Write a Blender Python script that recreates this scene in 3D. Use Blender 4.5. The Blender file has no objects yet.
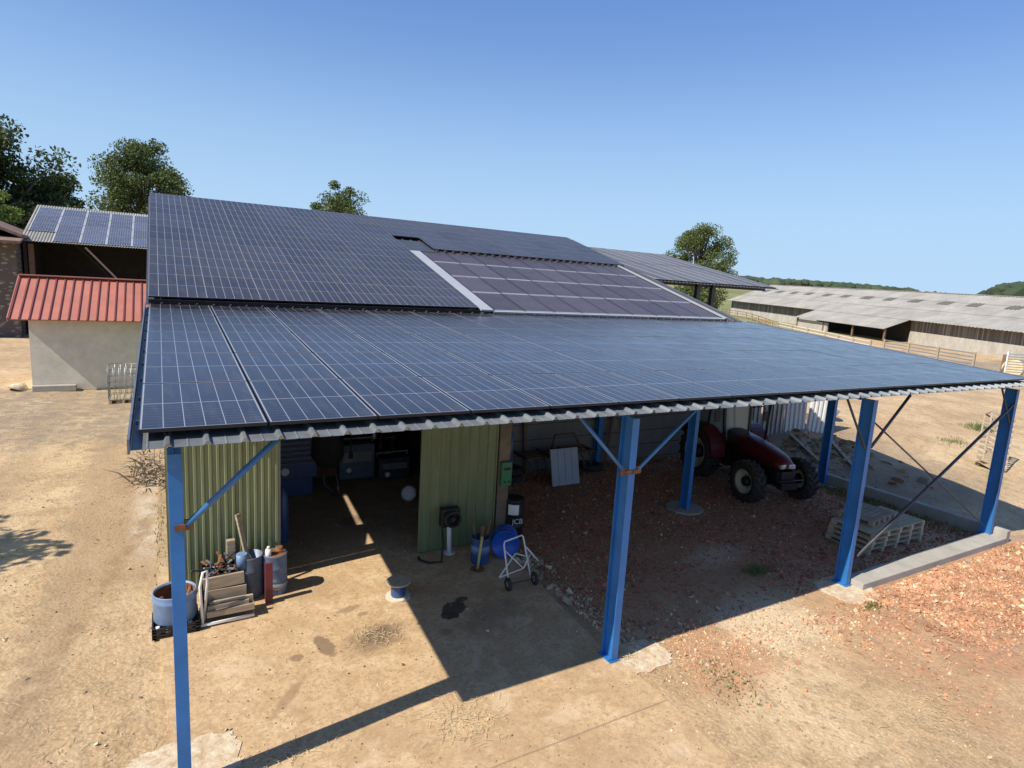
import bpy, bmesh, math, random
from mathutils import Vector, Matrix, Quaternion
random.seed(7)
sc = bpy.context.scene
col = sc.collection
PI = math.pi
R = math.radians
V = Vector

# ------------------------------------------------------------------ helpers
def ss(a, b, x):
    t = max(0.0, min(1.0, (x-a)/(b-a))); return t*t*(3-2*t)

def terrain(x, y):
    s = ss(19.15, 21.6, x)
    g = max(-.25, min(1.0, -.25+.14*y))
    h = s*g*(1-.85*ss(42, 85, x))
    r = math.hypot(x-10, y-10)
    h += 1.2*ss(70, 130, r)
    h += 16*ss(130, 560, r)*(0.6+.4*ss(-200, 300, x))
    return h

class MB:
    def __init__(s): s.bm = bmesh.new(); s.uv = None
    def _f(s, vs, m=0, smooth=False):
        try: f = s.bm.faces.new(vs)
        except ValueError: return None
        f.material_index = m; f.smooth = smooth; return f
    def poly(s, pts, m=0, smooth=False):
        return s._f([s.bm.verts.new(p) for p in pts], m, smooth)
    def box(s, c, size, rot=None, m=0, taper=1.0):
        c = V(c); h = V(size)/2; vs = []
        for z in (-1, 1):
            k = taper if z > 0 else 1
            for x, y in ((-1, -1), (1, -1), (1, 1), (-1, 1)):
                p = V((x*h.x*k, y*h.y*k, z*h.z))
                if rot is not None: p = rot @ p
                vs.append(s.bm.verts.new(c+p))
        for q in ((3,2,1,0), (4,5,6,7), (0,1,5,4), (1,2,6,5), (2,3,7,6), (3,0,4,7)):
            s._f([vs[i] for i in q], m)
        return s
    def bb(s, x0, x1, y0, y1, z0, z1, m=0):
        return s.box(((x0+x1)/2, (y0+y1)/2, (z0+z1)/2), (x1-x0, y1-y0, z1-z0), None, m)
    def frame(s, a, b, up=(0, 0, 1)):
        d = (V(b)-V(a)); L = d.length; d.normalize(); up = V(up)
        if abs(d.dot(up)) > .98: up = V((1, 0, 0)) if abs(d.x) < .9 else V((0, 1, 0))
        x = up.cross(d).normalized(); y = d.cross(x)
        return L, Matrix((x, y, d)).transposed()
    def bar(s, a, b, w, h=None, m=0, up=(0, 0, 1)):
        L, M = s.frame(a, b, up)
        return s.box((V(a)+V(b))/2, (w, h or w, L), M, m)
    def ring(s, c, M, r, n, ry=None):
        return [s.bm.verts.new(V(c)+M @ V((math.cos(2*PI*i/n)*r, math.sin(2*PI*i/n)*(ry or r), 0))) for i in range(n)]
    def cyl(s, a, b, r, r2=None, n=14, m=0, cap=True, smooth=True):
        L, M = s.frame(a, b); r2 = r if r2 is None else r2
        A = s.ring(a, M, r, n); B = s.ring(b, M, r2, n)
        for i in range(n): s._f([A[i], A[(i+1) % n], B[(i+1) % n], B[i]], m, smooth)
        if cap: s._f(A[::-1], m); s._f(B, m)
        return s
    def tube(s, pts, r, n=8, m=0, closed=False):
        pts = [V(p) for p in pts]; rings = []
        rr = r if isinstance(r, (list, tuple)) else [r]*len(pts)
        prev = None
        for i, p in enumerate(pts):
            a = pts[i-1] if (i or closed) else p; b = pts[(i+1) % len(pts)] if (i < len(pts)-1 or closed) else p
            d = (b-a).normalized()
            if prev is None:
                u = V((0, 0, 1)) if abs(d.z) < .9 else V((1, 0, 0))
                x = u.cross(d).normalized()
            else: x = (prev-d*prev.dot(d)).normalized()
            prev = x; y = d.cross(x)
            rings.append([s.bm.verts.new(p+(x*math.cos(2*PI*k/n)+y*math.sin(2*PI*k/n))*rr[i]) for k in range(n)])
        m_ = len(rings)
        for i in range(m_ if closed else m_-1):
            A = rings[i]; B = rings[(i+1) % m_]
            for k in range(n): s._f([A[k], A[(k+1) % n], B[(k+1) % n], B[k]], m, True)
        if not closed: s._f(rings[0][::-1], m); s._f(rings[-1], m)
        return s
    def lathe(s, prof, c=(0, 0, 0), M=None, n=24, m=0, close=False, smooth=True, cap=True):
        c = V(c); M = M or Matrix.Identity(3); rings = []
        for r, z in prof:
            rings.append([s.bm.verts.new(c+M @ V((math.cos(2*PI*i/n)*r, math.sin(2*PI*i/n)*r, z))) for i in range(n)])
        k = len(rings)
        for j in range(k if close else k-1):
            A = rings[j]; B = rings[(j+1) % k]
            for i in range(n): s._f([A[i], A[(i+1) % n], B[(i+1) % n], B[i]], m, smooth)
        if not close and cap:
            if prof[0][0] > 1e-4: s._f(rings[0][::-1], m)
            if prof[-1][0] > 1e-4: s._f(rings[-1], m)
        return s
    def loft(s, rings, m=0, smooth=True, cap=True, closed=True):
        rs = [[s.bm.verts.new(p) for p in r] for r in rings]; n = len(rs[0])
        for A, B in zip(rs, rs[1:]):
            for i in range(n if closed else n-1): s._f([A[i], A[(i+1) % n], B[(i+1) % n], B[i]], m, smooth)
        if cap: s._f(rs[0][::-1], m); s._f(rs[-1], m)
        return s
    def prism(s, outline, d, m=0):     # outline 3-D points, extruded by d
        A = [s.bm.verts.new(V(p)) for p in outline]; B = [s.bm.verts.new(V(p)+V(d)) for p in outline]; n = len(A)
        s._f(A[::-1], m); s._f(B, m)
        for i in range(n): s._f([A[i], A[(i+1) % n], B[(i+1) % n], B[i]], m)
        return s
    def ribbed(s, o, u, v, nrm, lu, lv, prof, pitch, m=0):
        # profiled sheet: ribs run along v, profile repeats along u; prof = [(fraction, height)...]
        o, u, v, nrm = V(o), V(u), V(v), V(nrm); xs = []; k = 0
        while k*pitch < lu:
            for f, h in prof:
                x = (k+f)*pitch
                if x <= lu: xs.append((x, h))
            k += 1
        xs.append((lu, prof[0][1]))
        A = [s.bm.verts.new(o+u*x+nrm*h) for x, h in xs]; B = [s.bm.verts.new(o+u*x+nrm*h+v*lv) for x, h in xs]
        for i in range(len(xs)-1): s._f([A[i], A[i+1], B[i+1], B[i]], m)
        return s
    def build(s, name, mats, parent=None, local=False, solid=0, bevel=0, recalc=True, base=False):
        if recalc: bmesh.ops.recalc_face_normals(s.bm, faces=s.bm.faces)
        off = V((0, 0, 0))
        if parent is not None and not local:
            off = V(parent.location); p = parent.parent
            while p: off += V(p.location); p = p.parent
        elif parent is None and not base:
            mn = [min(v.co[i] for v in s.bm.verts) for i in range(3)]; mx = [max(v.co[i] for v in s.bm.verts) for i in range(3)]
            off = V(((mn[0]+mx[0])/2, (mn[1]+mx[1])/2, mn[2]))
        if off.length > 0: bmesh.ops.translate(s.bm, verts=s.bm.verts, vec=-off)
        me = bpy.data.meshes.new(name); s.bm.to_mesh(me); s.bm.free()
        if not isinstance(mats, (list, tuple)): mats = [mats]
        for m in mats: me.materials.append(m)
        o = bpy.data.objects.new(name, me); col.objects.link(o)
        if parent is not None: o.parent = parent
        elif off.length > 0: o.location = off
        if solid: md = o.modifiers.new('thick', 'SOLIDIFY'); md.thickness = solid; md.offset = 0
        if bevel:
            md = o.modifiers.new('bev', 'BEVEL'); md.width = bevel; md.segments = 2; md.limit_method = 'ANGLE'; md.angle_limit = R(40)
        return o

def tag(o, label=None, cat=None, group=None, kind=None):
    if label: o['label'] = label
    if cat: o['category'] = cat
    if group: o['group'] = group
    if kind: o['kind'] = kind
    return o
def thing(name, loc, label, cat, rz=0, group=None, kind=None):
    o = bpy.data.objects.new(name, None); col.objects.link(o); o.location = loc; o.rotation_euler = (0, 0, rz); o.empty_display_size = .2
    return tag(o, label, cat, group, kind)
def copy_obj(o, parent=None):
    c = o.copy(); col.objects.link(c); c.parent = parent
    for ch in list(o.children): copy_obj(ch, c)
    return c

# ------------------------------------------------------------------ materials
class NT:
    def __init__(s, name):
        s.m = bpy.data.materials.new(name); s.m.use_nodes = True; s.t = s.m.node_tree; s.n = s.t.nodes
        s.b = s.n['Principled BSDF']
        s.tc = s.n.new('ShaderNodeTexCoord')
    def L(s, a, b): s.t.links.new(a, b)
    def noise(s, scale, detail=6, rough=.6, vec=None, dist=0, stretch=None):
        n = s.n.new('ShaderNodeTexNoise'); n.inputs['Scale'].default_value = scale; n.inputs['Detail'].default_value = detail
        n.inputs['Roughness'].default_value = rough; n.inputs['Distortion'].default_value = dist
        v = vec or s.tc.outputs['Object']
        if stretch:
            mp = s.n.new('ShaderNodeMapping'); mp.inputs['Scale'].default_value = stretch; s.L(v, mp.inputs['Vector']); v = mp.outputs['Vector']
        s.L(v, n.inputs['Vector']); return n.outputs['Fac']
    def vor(s, scale, feature='F1', out='Distance', rnd=1, stretch=None):
        n = s.n.new('ShaderNodeTexVoronoi'); n.inputs['Scale'].default_value = scale; n.feature = feature; n.inputs['Randomness'].default_value = rnd
        v = s.tc.outputs['Object']
        if stretch:
            mp = s.n.new('ShaderNodeMapping'); mp.inputs['Scale'].default_value = stretch; s.L(v, mp.inputs['Vector']); v = mp.outputs['Vector']
        s.L(v, n.inputs['Vector']); return n.outputs[out]
    def ramp(s, fac, stops):
        n = s.n.new('ShaderNodeValToRGB'); e = n.color_ramp.elements
        while len(e) < len(stops): e.new(.5)
        for i, (p, c) in enumerate(stops):
            e[i].position = p; e[i].color = (c, c, c, 1) if isinstance(c, (int, float)) else tuple(c)+(1,)
        s.L(fac, n.inputs[0]); return n.outputs[0]
    def mix(s, fac, a, b, mode='MIX'):
        n = s.n.new('ShaderNodeMix'); n.data_type = 'RGBA'; n.blend_type = mode
        for sock, v in ((n.inputs[0], fac), (n.inputs[6], a), (n.inputs[7], b)):
            if hasattr(v, 'links'): s.L(v, sock)
            elif isinstance(v, (int, float)): sock.default_value = v if sock == n.inputs[0] else (v, v, v, 1)
            else: sock.default_value = tuple(v)+(1,)
        return n.outputs[2]
    def math(s, op, a, b=None, c=None, clamp=False):
        n = s.n.new('ShaderNodeMath'); n.operation = op; n.use_clamp = clamp
        for i, v in enumerate((a, b, c)):
            if v is None: continue
            if hasattr(v, 'links'): s.L(v, n.inputs[i])
            else: n.inputs[i].default_value = v
        return n.outputs[0]
    def mr(s, v, a, b, c=0, d=1, smooth=True):
        n = s.n.new('ShaderNodeMapRange'); n.interpolation_type = 'SMOOTHSTEP' if smooth else 'LINEAR'
        s.L(v, n.inputs[0]); n.inputs[1].default_value = a; n.inputs[2].default_value = b; n.inputs[3].default_value = c; n.inputs[4].default_value = d
        return n.outputs[0]
    def bump(s, h, strength=.3, dist=.02):
        n = s.n.new('ShaderNodeBump'); n.inputs['Strength'].default_value = strength; n.inputs['Distance'].default_value = dist
        s.L(h, n.inputs['Height']); s.L(n.outputs[0], s.b.inputs['Normal'])
    def set(s, **k):
        for key, v in k.items():
            sock = s.b.inputs[{'base': 'Base Color', 'rough': 'Roughness', 'metal': 'Metallic', 'spec': 'Specular IOR Level', 'coat': 'Coat Weight', 'alpha': 'Alpha', 'trans': 'Transmission Weight'}[key]]
            if hasattr(v, 'links'): s.L(v, sock)
            elif isinstance(v, (int, float)): sock.default_value = v if key != 'base' else (v, v, v, 1)
            else: sock.default_value = tuple(v)+(1,)
        return s

def plain(name, c, rough=.6, metal=0, var=.25, scale=4, bump=.15, dirt=None, dirt_amt=.5, bscale=40, stretch=None):
    t = NT(name); n1 = t.noise(scale, stretch=stretch)
    lo = tuple(x*(1-var) for x in c); hi = tuple(min(1, x*(1+var)) for x in c)
    cc = t.ramp(n1, [(.3, lo), (.7, hi)])
    if dirt:
        d = t.ramp(t.noise(scale*1.7, 8, .7), [(1-dirt_amt-.08, 0), (1-dirt_amt+.1, 1)]); cc = t.mix(d, cc, dirt)
    t.set(base=cc, rough=rough, metal=metal)
    if bump: t.bump(t.noise(bscale, 4), bump, .01)
    return t.m

M = {}
M['blue'] = plain('blue_paint', (.026, .17, .46), .45, 0, .16, 2.5, .06, (.16, .2, .27), .30)
M['brace_blue'] = plain('pale_blue_paint', (.045, .16, .36), .4, 0, .15, 3, .04)
M['dark_steel'] = plain('dark_steel', (.06, .065, .08), .5, .3, .3, 5, .05)
M['rust'] = plain('rust', (.2, .085, .035), .85, 0, .4, 12, .3)
M['galv'] = plain('galvanised', (.33, .36, .38), .38, .55, .16, 3, .05)
M['fascia'] = plain('grey_blue_sheet', (.21, .23, .24), .45, .35, .25, 3, .05, (.3, .3, .27), .3)
M['white_flash'] = plain('pale_flashing', (.42, .43, .43), .45, .2, .08, 2, .02)
M['deck'] = plain('anthracite_deck', (.07, .075, .085), .45, .2, .2, 3, .03)
M['black'] = plain('black_plastic', (.014, .014, .016), .45, 0, .3, 6, .03)
M['rubber'] = plain('tyre_rubber', (.022, .021, .02), .8, 0, .3, 8, .2, (.07, .055, .04), .45)
M['cream'] = plain('cream_rim', (.55, .48, .33), .5, 0, .12, 5, .03, (.25, .18, .1), .3)
M['red_paint'] = plain('tractor_red', (.085, .007, .009), .36, 0, .12, 3, .02, (.16, .07, .04), .2)
M['wood'] = plain('weathered_wood', (.34, .27, .19), .8, 0, .3, 3, .3, stretch=(1, 1, 12))
M['wood2'] = plain('pallet_wood', (.46, .38, .26), .8, 0, .3, 3, .3, stretch=(3, 14, 14))
M['brown_wood'] = plain('brown_wood', (.16, .1, .06), .8, 0, .35, 4, .3)
M['white_paint'] = plain('white_paint', (.72, .71, .68), .45, 0, .08, 4, .03, (.35, .25, .15), .2)
M['drum_blue'] = plain('blue_drum', (.035, .08, .21), .4, 0, .2, 3, .05, (.12, .12, .14), .3)
M['bin_blue'] = plain('faded_blue_plastic', (.15, .235, .40), .5, 0, .2, 4, .05, (.2, .17, .15), .3)
M['grey_blue'] = plain('grey_blue_steel', (.12, .15, .2), .5, .2, .2, 5, .05)
M['red_steel'] = plain('red_primer', (.15, .025, .025), .6, 0, .2, 6, .05, (.2, .09, .04), .3)
M['green_box'] = plain('green_plastic', (.02, .17, .085), .4, 0, .1, 4, .02)
M['inner_shade'] = plain('shaded_interior', (.03, .026, .022), .9, 0, .3, 2, .2)  # near-black colour puts the interior shade into these walls
M['dark_cloth'] = plain('dark_cloth', (.03, .028, .03), .9, 0, .3, 3, .2)
M['yellow'] = plain('pale_yellow', (.55, .45, .18), .6, 0, .15, 5, .05)
M['grey_panel'] = plain('grey_panel', (.34, .37, .4), .5, .1, .08, 3, .02)

# glass
t = NT('cab_glass'); t.set(base=(.32, .42, .45), rough=.08, spec=.8); t.b.inputs['Alpha'].default_value = .8; M['glass'] = t.m  # pale blue reflection put into the base colour and raised opacity
t = NT('headlamp_glass'); t.set(base=(.75, .77, .78), rough=.08, metal=.3); M['lamp'] = t.m

def corr_green(name, c, streak=.2):
    t = NT(name); n = t.noise(1.3, 6, .6, stretch=(6, 6, .5))
    cc = t.ramp(n, [(.3, tuple(x*(1-streak) for x in c)), (.7, tuple(x*(1+streak) for x in c))])
    d = t.ramp(t.noise(5, 8, .7), [(.55, 0), (.75, 1)]); cc = t.mix(t.math('MULTIPLY', d, .35), cc, (.25, .24, .15))
    t.set(base=cc, rough=.45); return t.m
M['green'] = corr_green('green_cladding', (.20, .235, .125), .3)
M['green2'] = corr_green('green_door_sheet', (.14, .18, .09), .2)

def concrete(name, c, stain=(.2, .19, .16), amt=.45, board=None):
    t = NT(name); cc = t.ramp(t.noise(2.2, 8, .65), [(.3, tuple(x*.75 for x in c)), (.7, c)])
    s = t.ramp(t.noise(1.1, 8, .7, stretch=(1, 1, .35)), [(1-amt-.1, 0), (1-amt+.15, 1)]); cc = t.mix(t.math('MULTIPLY', s, .6), cc, stain)
    if board:
        z = t.n.new('ShaderNodeSeparateXYZ'); t.L(t.tc.outputs['Object'], z.inputs[0])
        fr = t.math('FRACT', t.math('DIVIDE', z.outputs[2], board)); ln = t.math('LESS_THAN', fr, .06); cc = t.mix(ln, cc, tuple(x*.35 for x in c))
    t.set(base=cc, rough=.9); t.bump(t.noise(30, 6, .7), .35, .02); return t.m
M['conc'] = concrete('concrete', (.46, .43, .37))
M['conc_pale'] = concrete('pale_concrete', (.70, .63, .50), (.4, .3, .18), .35)
M['render'] = concrete('cream_render', (.78, .72, .60), (.55, .5, .4), .2)
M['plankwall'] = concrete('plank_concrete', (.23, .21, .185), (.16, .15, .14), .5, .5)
M['limewash'] = concrete('limewashed_base', (.52, .50, .44), (.3, .26, .2), .5)
t = NT('fibre_cement'); 
cc = t.ramp(t.noise(.35, 8, .65), [(.3, (.22, .212, .19)), (.7, (.37, .355, .32))])
cc = t.mix(t.ramp(t.noise(1.5, 6, .7, stretch=(.6, 3, 1)), [(.45, 0), (.7, .5)]), cc, (.25, .22, .19)); t.set(base=cc, rough=.95)
t.bump(t.noise(6, 4), .3, .03); M['fibro'] = t.m
t = NT('barn_boards'); x = t.n.new('ShaderNodeSeparateXYZ'); t.L(t.tc.outputs['Object'], x.inputs[0])
al_ = t.math('MULTIPLY_ADD', x.outputs[1], .922, t.math('MULTIPLY', x.outputs[0], .386))
wn = t.n.new('ShaderNodeTexWhiteNoise'); wn.noise_dimensions = '1D'; t.L(t.math('FLOOR', t.math('MULTIPLY', al_, 4)), wn.inputs['W'])
cc = t.ramp(wn.outputs['Value'], [(0, (.13, .115, .10)), (.6, (.21, .19, .165)), (1, (.34, .315, .28))])
gap = t.math('LESS_THAN', t.math('FRACT', t.math('MULTIPLY', al_, 4)), .12); cc = t.mix(gap, cc, (.04, .035, .03)); t.set(base=cc, rough=.9); M['boards'] = t.m

# red standing-seam roof / brown tile roof
M['red_roof'] = plain('red_roof_sheet', (.42, .155, .105), .55, 0, .14, .8, .03, (.46, .27, .19), .3)
M['red_roof_seam'] = plain('red_roof_seam', (.2, .05, .04), .5, 0, .12, 2, .03)
M['brown_tile'] = plain('brown_tile', (.2, .13, .1), .85, 0, .3, 6, .4)
t = NT('rough_stone'); v = t.vor(2.6, stretch=(1, 1, 1.8)); vc = t.vor(2.6, out='Color', stretch=(1, 1, 1.8))
bw = t.n.new('ShaderNodeRGBToBW'); t.L(vc, bw.inputs[0])
cc = t.ramp(bw.outputs[0], [(.2, (.16, .12, .09)), (.8, (.36, .3, .24))]); cc = t.mix(t.ramp(v, [(.28, 0), (.42, 1)]), cc, (.12, .1, .08)); t.set(base=cc, rough=.95); t.bump(v, .5, .05); M['stone'] = t.m

# solar panel: one material per array
def pv(name, cell, line, nx, ny, w, h, halfgap=True, rough=.13, fine=.25, dustc=(.3, .29, .3), dust=.05, dark_frame=True, vline=.0045, hline=.0028, eu=.021, ev=.021, spec=.45, fw=.011, mg=.022):
    t = NT(name); uv = t.n.new('ShaderNodeUVMap'); uv.uv_map = 'UVMap'
    s = t.n.new('ShaderNodeSeparateXYZ'); t.L(uv.outputs[0], s.inputs[0])
    u = t.math('MULTIPLY', s.outputs[0], w); v = t.math('MULTIPLY', s.outputs[1], h)
    def lines(c, total, n, lw, m0=mg):
        p = (total-2*m0)/n
        f = t.math('FRACT', t.math('DIVIDE', t.math('SUBTRACT', c, m0-p/2), p))
        return t.math('LESS_THAN', t.math('ABSOLUTE', t.math('SUBTRACT', f, .5)), lw/p)
    def edge(c, total, e): return t.math('GREATER_THAN', t.math('ABSOLUTE', t.math('SUBTRACT', c, total/2)), total/2-e)
    vl = lines(u, w, nx, vline); hl = lines(v, h, ny, hline)
    m = t.math('MAXIMUM', vl, t.math('MULTIPLY', hl, fine))
    if halfgap: m = t.math('MAXIMUM', m, t.math('LESS_THAN', t.math('ABSOLUTE', t.math('SUBTRACT', v, h/2)), .0065))
    e1 = t.math('MAXIMUM', edge(u, w, eu), edge(v, h, ev)); m = t.math('MAXIMUM', m, e1)
    oi = t.n.new('ShaderNodeObjectInfo')
    rv = t.mr(oi.outputs['Random'], 0, 1, .78, 1.25, False)
    hsv = t.mix(1.0, cell, rv, 'MULTIPLY')
    cc = t.mix(m, hsv, line)
    if dark_frame: cc = t.mix(t.math('MAXIMUM', edge(u, w, fw), edge(v, h, .011)), cc, (.015, .015, .018))
    dn = t.noise(1.6, 5, .6); dd = t.mr(dn, .35, .75, dust*.4, dust*1.6)
    cc = t.mix(dd, cc, dustc)
    sp = t.math('MULTIPLY', t.math('LESS_THAN', t.vor(2.3), .045), t.math('GREATER_THAN', t.noise(.8, 2), .52)); cc = t.mix(sp, cc, (.5, .5, .47))
    st = t.ramp(t.noise(3.2, 6, .7, stretch=(2.5, .35, 1)), [(.5, 0), (.75, .14)]); cc = t.mix(st, cc, dustc)
    t.set(base=cc, rough=t.mr(dn, .3, .7, rough*.8, rough*1.5), spec=spec)
    return t.m
M['pv1'] = pv('solar_glass_blue_black', (.014, .0135, .019), (.33, .335, .35), 6, 18, 1.134, 1.722, dust=.06, rough=.17, fine=.2, vline=.0034, eu=.018, ev=.018, dustc=(.28, .26, .26))
M['pv2'] = pv('solar_glass_graphite', (.030, .030, .034), (.31, .31, .32), 6, 2, 1.11, 1.583, halfgap=False, rough=.33, fine=.75, dust=.06, dark_frame=False, vline=.0045, hline=.006, eu=.004, ev=.004, dustc=(.26, .25, .25), mg=.002)
M['pv3'] = pv('solar_glass_brownish', (.052, .044, .050), (.44, .43, .46), 6, 10, 1.0, 1.6, halfgap=False, rough=.4, fine=.06, dust=.07, dark_frame=True, vline=.0015, hline=.003, eu=.004, ev=.045, dustc=(.28, .26, .28), fw=.024)
M['pv4'] = pv('solar_glass_pale_framed', (.055, .068, .105), (.50, .51, .52), 10, 6, 1.62, 1.98, halfgap=True, rough=.3, fine=.3, dust=.1, dark_frame=False, vline=.004, hline=.004, eu=.05, ev=.03)
M['pv5'] = pv('solar_glass_far', (.095, .097, .10), (.33, .33, .33), 1, 1, 1.3, 6.4, halfgap=False, rough=.5, fine=.0, dust=.12, dark_frame=False, vline=.0, eu=.08, ev=.02)

# soil
t = NT('dry_soil')
P_ = t.n.new('ShaderNodeSeparateXYZ'); t.L(t.tc.outputs['Object'], P_.inputs[0]); X, Yc = P_.outputs[0], P_.outputs[1]
big = t.noise(.35, 6, .6); mid = t.noise(2.2, 8, .68, dist=.6); fin = t.noise(22, 6, .7); peb = t.vor(16)
cc = t.ramp(big, [(.32, (.36, .235, .12)), (.5, (.50, .345, .185)), (.66, (.60, .445, .26))])
cc = t.mix(t.ramp(mid, [(.46, 0), (.66, .7)]), cc, (.26, .175, .088))
cc = t.mix(t.ramp(t.noise(1.1, 8, .7, dist=1.5, stretch=(1.6, .5, 1)), [(.5, 0), (.66, .5)]), cc, (.56, .43, .26))
cc = t.mix(t.ramp(fin, [(.5, 0), (.68, .6)]), cc, (.72, .57, .37))
cc = t.mix(t.ramp(t.noise(9, 7, .75), [(.34, .75), (.47, 0)]), cc, (.22, .145, .07))
cc = t.mix(t.ramp(t.noise(60, 3, .6), [(.55, 0), (.7, .35)]), cc, (.14, .1, .07))
# wheel ruts left of the slab
rut = t.math('MULTIPLY', t.mr(t.math('ABSOLUTE', t.math('SUBTRACT', t.math('ADD', X, t.math('MULTIPLY', mid, .9)), -1.0)), .15, .55, 1, 0), .45)
rut2 = t.math('MULTIPLY', t.mr(t.math('ABSOLUTE', t.math('SUBTRACT', t.math('ADD', X, t.math('MULTIPLY', mid, .9)), -3.0)), .15, .6, 1, 0), .35)
cc = t.mix(t.math('MAXIMUM', rut, rut2), cc, (.27, .19, .11))
# grey trodden gravel before the shed, brown and chalky strip along the workshop wall
gy = t.math('MULTIPLY', t.mr(t.math('ADD', Yc, t.math('MULTIPLY', mid, 4)), 17, 20), t.mr(Yc, 25.5, 28, 1, 0))
cc = t.mix(t.math('MULTIPLY', gy, t.ramp(mid, [(.4, .3), (.6, .8)])), cc, (.22, .175, .13))
bz = t.math('MULTIPLY', t.mr(t.math('ABSOLUTE', t.math('ADD', X, t.math('ADD', .9, t.math('MULTIPLY', mid, -.9)))), .3, 1.3, 1, 0), t.math('MULTIPLY', t.mr(Yc, 3.5, 7), t.mr(Yc, 13, 17, 1, 0)))
cc = t.mix(t.math('MULTIPLY', bz, .6), cc, (.28, .18, .105))
wz = t.math('MULTIPLY', t.mr(t.math('ABSOLUTE', t.math('ADD', X, .15)), .15, .5, 1, 0), t.math('MULTIPLY', t.mr(Yc, 6, 8), t.mr(Yc, 12, 14, 1, 0)))
cc = t.mix(t.math('MULTIPLY', wz, t.ramp(mid, [(.40, .05), (.62, .6)])), cc, (.60, .52, .42))
for (k1, o1, o2) in ((.22, .2, 1.6), (.05, -2.1, -2.1)):
    dl = t.math('ABSOLUTE', t.math('ADD', t.math('SUBTRACT', X, t.math('MULTIPLY', Yc, k1)), t.math('ADD', o1+1.5, t.math('MULTIPLY', big, .9))))
    tr_ = t.math('MULTIPLY', t.mr(dl, .06, .22, 1, 0), t.ramp(t.noise(2.5, 6, .7), [(.4, 0), (.55, .6)])); cc = t.mix(tr_, cc, (.24, .155, .08))
# darker soil beyond the side kerb, mostly shade painted into the colour
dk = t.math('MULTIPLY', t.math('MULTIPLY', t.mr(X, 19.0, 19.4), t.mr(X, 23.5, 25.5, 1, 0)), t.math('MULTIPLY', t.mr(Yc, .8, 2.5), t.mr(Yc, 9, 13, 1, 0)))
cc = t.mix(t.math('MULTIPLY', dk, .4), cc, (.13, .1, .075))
# brick-red ground under and before the canopy
nb = t.math('MULTIPLY', t.math('SUBTRACT', t.noise(.9, 6, .65), .5), 3.2)
Yn = t.math('ADD', Yc, nb); Xn = t.math('ADD', X, nb)
r1 = t.math('MULTIPLY', t.math('MULTIPLY', t.mr(X, 6.4, 7.0), t.mr(X, 18.9, 19.1, 1, 0)), t.math('MULTIPLY', t.mr(Yn, .2, 1.6), t.mr(Yc, 10.5, 11.5, 1, 0)))
r2 = t.math('MULTIPLY', t.math('MULTIPLY', t.mr(Xn, 10.6, 12.4), t.mr(X, 24, 28, 1, 0)), t.math('MULTIPLY', t.mr(Yn, -3.6, -2.4), t.mr(Yn, -.1, .5, 1, 0)))
r4 = t.math('MULTIPLY', t.math('MULTIPLY', t.mr(Xn, 8.6, 11.0), t.mr(X, 24, 28, 1, 0)), t.math('MULTIPLY', t.mr(Yn, -4.6, -2.6), t.mr(Yn, -.1, .5, 1, 0)))
r3 = t.math('MULTIPLY', t.math('MULTIPLY', t.mr(Xn, 7.0, 7.6), t.mr(Xn, 8.4, 9, 1, 0)), t.math('MULTIPLY', t.mr(Yn, -1.6, -1.0), t.mr(Yn, .6, 1, 1, 0)))
rm = t.math('MAXIMUM', r1, t.math('MAXIMUM', t.math('MAXIMUM', r2, t.math('MULTIPLY', r4, .5)), t.math('MULTIPLY', r3, .7)))
redc = t.ramp(t.vor(13, out='Distance'), [(.1, (.42, .19, .10)), (.5, (.46, .24, .13)), (.8, (.28, .13, .07))])
redc = t.mix(t.ramp(mid, [(.4, 0), (.65, .65)]), redc, (.34, .225, .125))
cc = t.mix(t.math('MULTIPLY', rm, .85), cc, redc)
# pale rubble patches
g1 = t.math('MULTIPLY', t.mr(t.math('POWER', t.math('ADD', t.math('POWER', t.math('SUBTRACT', Xn, 9.6), 2.0), t.math('MULTIPLY', t.math('POWER', t.math('ADD', Yc, .05), 2.0), 2.2)), .5), .5, 1.5, 1, 0), .7)
g2 = t.math('MULTIPLY', t.mr(t.math('POWER', t.math('ADD', t.math('POWER', t.math('SUBTRACT', Xn, 19.6), 2.0), t.math('MULTIPLY', t.math('POWER', t.math('ADD', Yc, .9), 2.0), 2.2)), .5), .5, 1.6, 1, 0), .8)
g3 = t.math('MULTIPLY', t.mr(t.math('POWER', t.math('ADD', t.math('POWER', t.math('SUBTRACT', Xn, 10.9), 2.0), t.math('MULTIPLY', t.math('POWER', t.math('SUBTRACT', Yc, 2.4), 2.0), 3)), .5), .3, 1.2, 1, 0), .5)
cc = t.mix(t.math('MAXIMUM', g1, g3), cc, (.64, .53, .37)); cc = t.mix(g2, cc, (.42, .42, .4))
# grass further off
fx = t.math('POWER', t.math('ADD', t.math('POWER', t.math('SUBTRACT', X, 10.0), 2.0), t.math('POWER', t.math('SUBTRACT', Yc, 10.0), 2.0)), .5)
grass = t.ramp(t.noise(.02, 5), [(.35, (.11, .14, .04)), (.6, (.24, .23, .09))])
cc = t.mix(t.mr(t.math('ADD', fx, t.math('MULTIPLY', big, 25)), 95, 135), cc, grass)
tuft = t.math('MULTIPLY', t.math('MULTIPLY', t.ramp(t.noise(.5, 6, .6), [(.62, 0), (.68, 1)]), t.mr(X, 22, 26)), .6)
cc = t.mix(tuft, cc, (.16, .19, .06))
t.set(base=cc, rough=.95)
hh = t.math('ADD', t.math('MULTIPLY', mid, 1.2), t.math('ADD', t.math('MULTIPLY', fin, .35), t.math('MULTIPLY', peb, -.3)))
t.bump(hh, .55, .06); M['soil'] = t.m

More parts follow.
